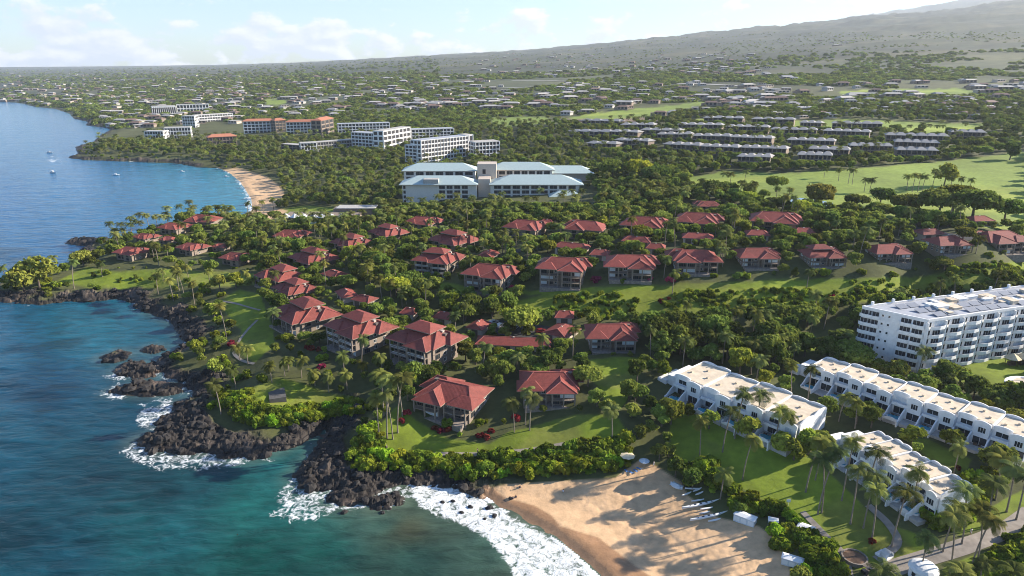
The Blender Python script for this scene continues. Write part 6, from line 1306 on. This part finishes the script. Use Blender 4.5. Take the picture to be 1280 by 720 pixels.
# ------------------------------------------------------------------ people: one continuous skinned body, clothes as shells
def person(px, py, pose, cloth, lab, yaw=0, loc=None):
    p = gp(px, py) if loc is None else loc; root = empty('person', p, R(yaw))
    if pose == 'stand': J = [((0, 0, .95), .125), ((0, 0, 1.15), .115), ((0, 0, 1.38), .15), ((0, 0, 1.5), .06), ((0, .01, 1.62), .095), ((0, .01, 1.74), .07), ((.1, 0, .9), .09), ((.12, .02, .5), .06), ((.12, 0, .09), .042), ((.12, -.15, .04), .035), ((-.1, 0, .9), .09), ((-.13, -.1, .5), .06), ((-.13, .05, .09), .042), ((-.13, -.1, .04), .035), ((.2, 0, 1.42), .055), ((.26, .02, 1.15), .042), ((.25, -.12, .9), .033), ((.25, -.16, .82), .03), ((-.2, 0, 1.42), .055), ((-.27, .02, 1.15), .042), ((-.26, -.1, .9), .033), ((-.26, -.14, .82), .03)]
    else: J = [((0, 0, .14), .13), ((0, .06, .35), .115), ((0, .1, .58), .15), ((0, .1, .7), .06), ((0, .08, .82), .095), ((0, .08, .94), .07), ((.1, -.05, .12), .09), ((.13, -.42, .38), .06), ((.13, -.62, .08), .042), ((.13, -.76, .04), .035), ((-.1, -.05, .12), .09), ((-.14, -.42, .34), .06), ((-.14, -.66, .08), .042), ((-.14, -.8, .04), .035), ((.2, .1, .62), .055), ((.28, .14, .36), .042), ((.27, -.1, .24), .033), ((.26, -.18, .22), .03), ((-.2, .1, .62), .055), ((-.28, .16, .36), .042), ((-.27, .25, .1), .033), ((-.27, .28, .04), .03)]
    E = [(0, 1), (1, 2), (2, 3), (3, 4), (4, 5), (0, 6), (6, 7), (7, 8), (8, 9), (0, 10), (10, 11), (11, 12), (12, 13), (2, 14), (14, 15), (15, 16), (16, 17), (2, 18), (18, 19), (19, 20), (20, 21)]
    me = bpy.data.meshes.new('body'); me.from_pydata([j[0] for j in J], E, []); o = link('body', me, root); me.materials.append(M['skin'])
    o.modifiers.new('skin', 'SKIN'); sk = me.skin_vertices[0].data
    for i, j in enumerate(J): sk[i].radius = (j[1], j[1])
    sk[0].use_root = True; o.modifiers.new('sub', 'SUBSURF').render_levels = 1
    c = MB(); t = [J[i] for i in (0, 1, 2)]; c.tube([t[0][0], t[1][0], t[2][0], (t[2][0][0], t[2][0][1], t[2][0][2]+.08)], [.175, .165, .2, .1], 8); c.tube([J[0][0], J[6][0], J[7][0]], [.15, .13, .09], 7); c.tube([J[0][0], J[10][0], J[11][0]], [.15, .13, .09], 7); c.build('clothes', [cloth], root)
    h = MB(); hx = J[5][0]; h.tube([(hx[0], hx[1]+.02, hx[2]-.1), (hx[0], hx[1]+.02, hx[2]), (hx[0], hx[1]+.01, hx[2]+.05)], [.11, .1, .04], 8); h.build('hair', ['hair'], root); tag(root, lab, 'person')
person(641, 624, 'sit', 'trunks', 'person in dark clothes sitting on the sand left of another', 200); person(645, 622, 'sit', 'trunks', 'person in dark clothes sitting on the sand right of another', 170); person(817, 583, 'stand', 'shirt', 'person in white standing at the hedge gap behind the beach', 40)
person(650, 610, 'sit', 'trunks', 'person sitting alone on the upper sand near the hedge', 190); person(704, 615, 'sit', 'shirt', 'person sitting on the sand right of the hedge steps', 210); person(1213, 668, 'stand', 'shirt', 'person in pale shirt walking on the resort path', 60); person(597, 567, 'stand', 'trunks', 'person on the coast walk beside the front lawn', 80)
# ------------------------------------------------------------------ things by the path at the lower right
def gazebo(px, py):
    p = gp(px, py); root = empty('round_kiosk', p); m = MB(); n = 14; r = 2.6
    m.prism([(r*math.cos(2*math.pi*i/n), r*math.sin(2*math.pi*i/n)) for i in range(n)], -.4, 2.4, 0); m.build('wall', ['white'], root)
    d = MB(); 
    for j in range(5):
        a0, a1 = j/5*math.pi/2, (j+1)/5*math.pi/2
        for i in range(n):
            t0, t1 = 2*math.pi*i/n, 2*math.pi*(i+1)/n; P = lambda a, t: (3.0*math.cos(a)*math.cos(t), 3.0*math.cos(a)*math.sin(t), 2.4+1.3*math.sin(a)); d.poly([P(a0, t0), P(a0, t1), P(a1, t1), P(a1, t0)], 0)
    d.build('dome_roof', ['whitepaint'], root)
    for i in range(5): a = -math.pi/2+(i-2)*.62; w = link('window', WM['small'], root, (r*.985*math.cos(a), r*.985*math.sin(a), .9), a+math.pi/2); w.scale = (1.3, 1, 1)
    tag(root, 'small round white kiosk with domed roof beside the path', 'kiosk')
gazebo(1152, 722)
def car(p, yaw, paint, lab, name='parked_car'):
    root = empty(name, p, yaw); b = MB(); prof = [(-2.1, .35), (2.15, .35), (2.2, .75), (1.2, .92), (.6, 1.42), (-1.2, 1.45), (-1.95, .98), (-2.15, .9)]
    b.slab([(x, -.85, z) for x, z in prof], 0, 1.7, 0); b.build('body', [paint], root)
    g = MB(); g.slab([(1.08, -.70, .97), (1.08, .70, .97), (.62, .62, 1.38), (.62, -.62, 1.38)], .03, 0, .02); g.build('windscreen', ['glass'], root)
    for s in (-1, 1): w = MB(); w.slab([(.95, s*.855, .98), (.55, s*.855, 1.36), (-1.1, s*.855, 1.38), (-1.6, s*.855, 1.02)], 0, s*.02, 0); w.build('side_window', ['glass'], root)
    for x in (-1.3, 1.35):
        for y in (-.82, .82): w = MB(); w.tube([(x, y-.1, .33), (x, y+.1, .33)], .33, 12); w.build('wheel', ['rubber'], root)
    for y in (-.6, .6): h = MB(); h.box(2.14, y-.2, .6, 2.2, y+.2, .74, 0); h.build('headlight', ['whitepaint'], root)
    tag(root, lab, 'car', 'parked cars'); return root
for k, (a, b, pt, yaw, lab) in enumerate([(610, 408, 'whitepaint', 40, 'white car leftmost on the parking court'), (617, 405, 'paint_silver', 40, 'silver car second on the parking court'), (625, 409, 'whitepaint', 60, 'white car in the middle of the parking court'), (634, 412, 'paint_dark', 80, 'dark car third from right on the parking court'), (645, 411, 'paint_silver', 70, 'silver car second from right on the parking court'), (676, 416, 'paint_red', 20, 'maroon car by the garage at the right of the court'), (642, 330, 'whitepaint', 20, 'white car on the lane behind the second ridge villa'), (660, 333, 'paint_silver', 10, 'silver car on the lane behind the third ridge villa'), (1060, 274, 'whitepaint', -10, 'white car leftmost on the road under the fairway trees'), (1108, 282, 'paint_red', -10, 'maroon car on the road under the fairway trees'), (1180, 296, 'paint_silver', -12, 'silver car rightmost on the road under the fairway trees')]):
    p = gp(a, b); p.z += .28; car(p, R(yaw), pt, lab)
def cart(px, py, yaw, lab):
    p = gp(px, py); root = empty('utility_cart', p, R(yaw)); b = MB(); b.slab([(x, -.65, z) for x, z in ((-1.3, .3), (1.3, .3), (1.35, .7), (.7, .8), (.6, .55), (-.3, .55), (-.35, .9), (-1.3, .9))], 0, 1.3, 0); b.build('body', ['paint_dark'], root)
    r = MB(); r.box(-1.1, -.68, 1.85, .8, .68, 1.93, 0); r.build('roof', ['rail'], root)
    for x in (-1.0, .7):
        for y in (-.6, .6): q = MB(); q.tube([(x, y, .7), (x, y, 1.86)], .03, 5); q.build('roof_post', ['rail'], root); w = MB(); w.tube([(x*.9, y-.08, .25), (x*.9, y+.08, .25)], .25, 10); w.build('wheel', ['rubber'], root)
    s = MB(); s.box(-.35, -.55, .56, .2, .55, .72, 0); s.build('seat', ['taupe'], root); tag(root, lab, 'cart')
cart(1084, 716, 25, 'dark utility cart parked beside the path at the bottom'); cart(1095, 722, 200, 'second dark utility cart right of the first at the bottom edge')
def cabana(px, py):
    p = gp(px, py); root = empty('cabana_lounger', p, R(-60)); m = MB(); n = 10
    for i in range(n):
        a0, a1 = math.pi*i/n, math.pi*(i+1)/n; P = lambda a, x: (x, 1.3*math.cos(a), .4+1.5*math.sin(a)); m.poly([P(a0, -.3), P(a0, 1.4), P(a1, 1.4), P(a1, -.3)], 0); m.poly([P(a0, -.32), P(a1, -.32), P(a1, 1.42), P(a0, 1.42)], 0)
    m.build('hood', ['whitepaint'], root); s = MB(); s.box(-1.4, -1.25, .0, 1.4, 1.25, .42, 0); s.build('base', ['white'], root); tag(root, 'white hooded lounger on the round path', 'lounger')
cabana(1105, 695)
def ring(px, py, r, lab, mat='soil'):
    p = gp(px, py); root = empty('planter_ring', p); m = MB(); n = 18
    for i in range(n):
        a0, a1 = 2*math.pi*i/n, 2*math.pi*(i+1)/n; m.prism([(q*math.cos(a), q*math.sin(a)) for q, a in ((r, a0), (r, a1), (r+.35, a1), (r+.35, a0))][::1], -.5, .55, 0)
    m.build('kerb', ['stone'], root); s = MB(); s.prism([(r*math.cos(2*math.pi*i/n), r*math.sin(2*math.pi*i/n)) for i in range(n)], -.5, .3, 0); s.build('soil', [mat], root); tag(root, lab, 'planter')
ring(1068, 698, 2.4, 'round brown planter ring beside the hedge path')
def flag(px, py):
    p = gp(px, py); root = empty('beach_sign', p); m = MB(); m.tube([(0, 0, -.3), (0, 0, 1.9)], .05, 6); m.build('post', ['whitepaint'], root); b = MB(); b.box(-.5, -.04, 1.0, .5, .04, 1.9, 0); b.build('board', ['whitepaint'], root); tag(root, 'small blank white sign board at the lawn edge by the hedge', 'sign')
flag(985, 632)
def thatch(px, py, lab):
    p = gp(px, py); root = empty('thatched_hut', p); m = MB(); n = 8
    for i in range(n): a0, a1 = 2*math.pi*i/n, 2*math.pi*(i+1)/n; m.poly([(2.6*math.cos(a0), 2.6*math.sin(a0), 2.5), (2.6*math.cos(a1), 2.6*math.sin(a1), 2.5), (0, 0, 4.3)], 0)
    m.build('roof', ['canvas'], root)
    for i in range(4): a = math.pi/4+i*math.pi/2; q = MB(); q.tube([(1.8*math.cos(a), 1.8*math.sin(a), -.4), (1.8*math.cos(a), 1.8*math.sin(a), 2.8)], .1, 6); q.build('post', ['wood'], root)
    b = MB(); b.box(-1.2, -.6, -.3, 1.2, .6, 1.1, 0); b.build('counter', ['wood'], root); tag(root, lab, 'hut')
thatch(1264, 456, 'thatched hut left of two in front of the six storey hotel'); thatch(1277, 455, 'thatched hut right of two in front of the six storey hotel')
def round_house():
    p = gp(1288, 496); root = empty('round_lobby', p); root.scale = (.75, .75, .75); n = 20; m = MB(); m.prism([(9*math.cos(2*math.pi*i/n), 9*math.sin(2*math.pi*i/n)) for i in range(n)], -3, 4.2, 0); m.build('wall', ['white'], root)
    r = MB(); r.prism([(9.8*math.cos(2*math.pi*i/n), 9.8*math.sin(2*math.pi*i/n)) for i in range(n)], 4.2, 4.8, 0); r.build('roof', ['white'], root); r = MB(); r.prism([(7*math.cos(2*math.pi*i/n), 7*math.sin(2*math.pi*i/n)) for i in range(n)], 4.8, 5.3, 0); r.build('roof_deck', ['beige'], root)
    for i in range(6): a = R(170+i*28); w = link('window', WM['wide'], root, (9*math.cos(a), 9*math.sin(a), .8), a+math.pi/2); w.scale = (.8, 1, 1.3)
    tag(root, 'round white pavilion cut by the right edge', 'pavilion')
round_house()
def patio():
    p = gp(346, 491); p.z += .3; root = empty('park_patio', p, R(22)); m = MB(); m.box(-2.6, -5, -2.5, 2.6, 5, .12, 0); m.build('paving', ['patiostone'], root); w = MB(); w.box(-2.6, 5, -2, 2.6, 5.3, .5, 0); w.build('low_wall', ['stone'], root); tag(root, 'grey paved patio on the park lawn above the lava', 'patio')
patio()
def pond():
    P = [(985, 252), (1000, 248), (1020, 250), (1042, 254), (1040, 258), (1015, 259), (995, 258)]; x, y, z = gp_many(np.array([q[0] for q in P], float), np.array([q[1] for q in P], float)); m = MB(); zz = float(np.mean(z))+.5; m.prism([(a, b) for a, b in zip(x, y)], zz-3, zz, 0); o = m.build('pond', ['pond']); tag(o, kind='structure')
pond()
def lawn_wall():
    x, y, z = gp_many(np.linspace(478, 484, 6), np.linspace(548, 562, 6)); root = empty('stone_wall', (x[0], y[0], z[0]))
    for i in range(5):
        m = MB(); a, b = Vector((x[i]-x[0], y[i]-y[0], 0)), Vector((x[i+1]-x[0], y[i+1]-y[0], 0)); d = (b-a).normalized(); n = Vector((-d.y, d.x, 0))*.2; a2 = a+d*.01
        m.prism([tuple((a2-n)[:2]), tuple((b-n)[:2]), tuple((b+n)[:2]), tuple((a2+n)[:2])], z[i]-z[0]-.6, z[i]-z[0]+.75, 0); m.build('panel', ['stone'], root)
    tag(root, 'low stone wall at the western end of the front lawn', 'wall')
lawn_wall()
# ------------------------------------------------------------------ boats on the water
def motorboat(px, py, L, lab):
    x, y = map(float, plane(px, py, 0)); root = empty('motorboat', (x, y, -.15), random.uniform(-.5, .5)); h = hull(L, L*.28, L*.16, 'whitepaint', 'hull', root); c = MB(); c.box(-L*.18, -L*.09, L*.13, L*.1, L*.09, L*.27, 0); c.build('cabin', ['white'], root); w = MB(); w.slab([(L*.1, -L*.08, L*.17), (L*.1, L*.08, L*.17), (L*.1, L*.08, L*.25), (L*.1, -L*.08, L*.25)], .05, 0, 0); w.build('windscreen', ['glass'], root); tag(root, lab, 'boat', 'small white boats off the shore')
motorboat(66, 216, 9, 'white boat in the bay nearest the left edge'); motorboat(62, 191, 8, 'white boat off the far headland tip'); motorboat(145, 219, 7, 'white boat in the middle of the bay'); motorboat(228, 215, 6, 'white boat near the north shore rocks'); motorboat(283, 221, 6, 'white boat close to the north beach')
person(297, 669, 'stand', 'shirt', 'swimmer in pale shirt alone in the green water', 0, Vector((*map(float, plane(297, 669, 0)), -1.45)))
flush_labels()
# ------------------------------------------------------------------ haze
def haze():
    m = bpy.data.materials.new('haze_air'); m.use_nodes = True; N, L = m.node_tree.nodes, m.node_tree.links; N.clear()
    o = N.new('ShaderNodeOutputMaterial'); v = N.new('ShaderNodeVolumePrincipled'); v.inputs['Color'].default_value = (.80, .88, 1, 1); v.inputs['Density'].default_value = HAZE; v.inputs['Anisotropy'].default_value = .2; L.new(v.outputs[0], o.inputs['Volume'])
    zmax = float(GZ.max())+40
    b = MB(); b.box(-16000, 40, -10, 16000, 14500, zmax, 0); b.v = [(x, (-150 if y < 100 else y), z) for x, y, z in b.v]; q = b.build('haze', [m]); tag(q, kind='stuff')
HAZE = 4.6e-5
haze()
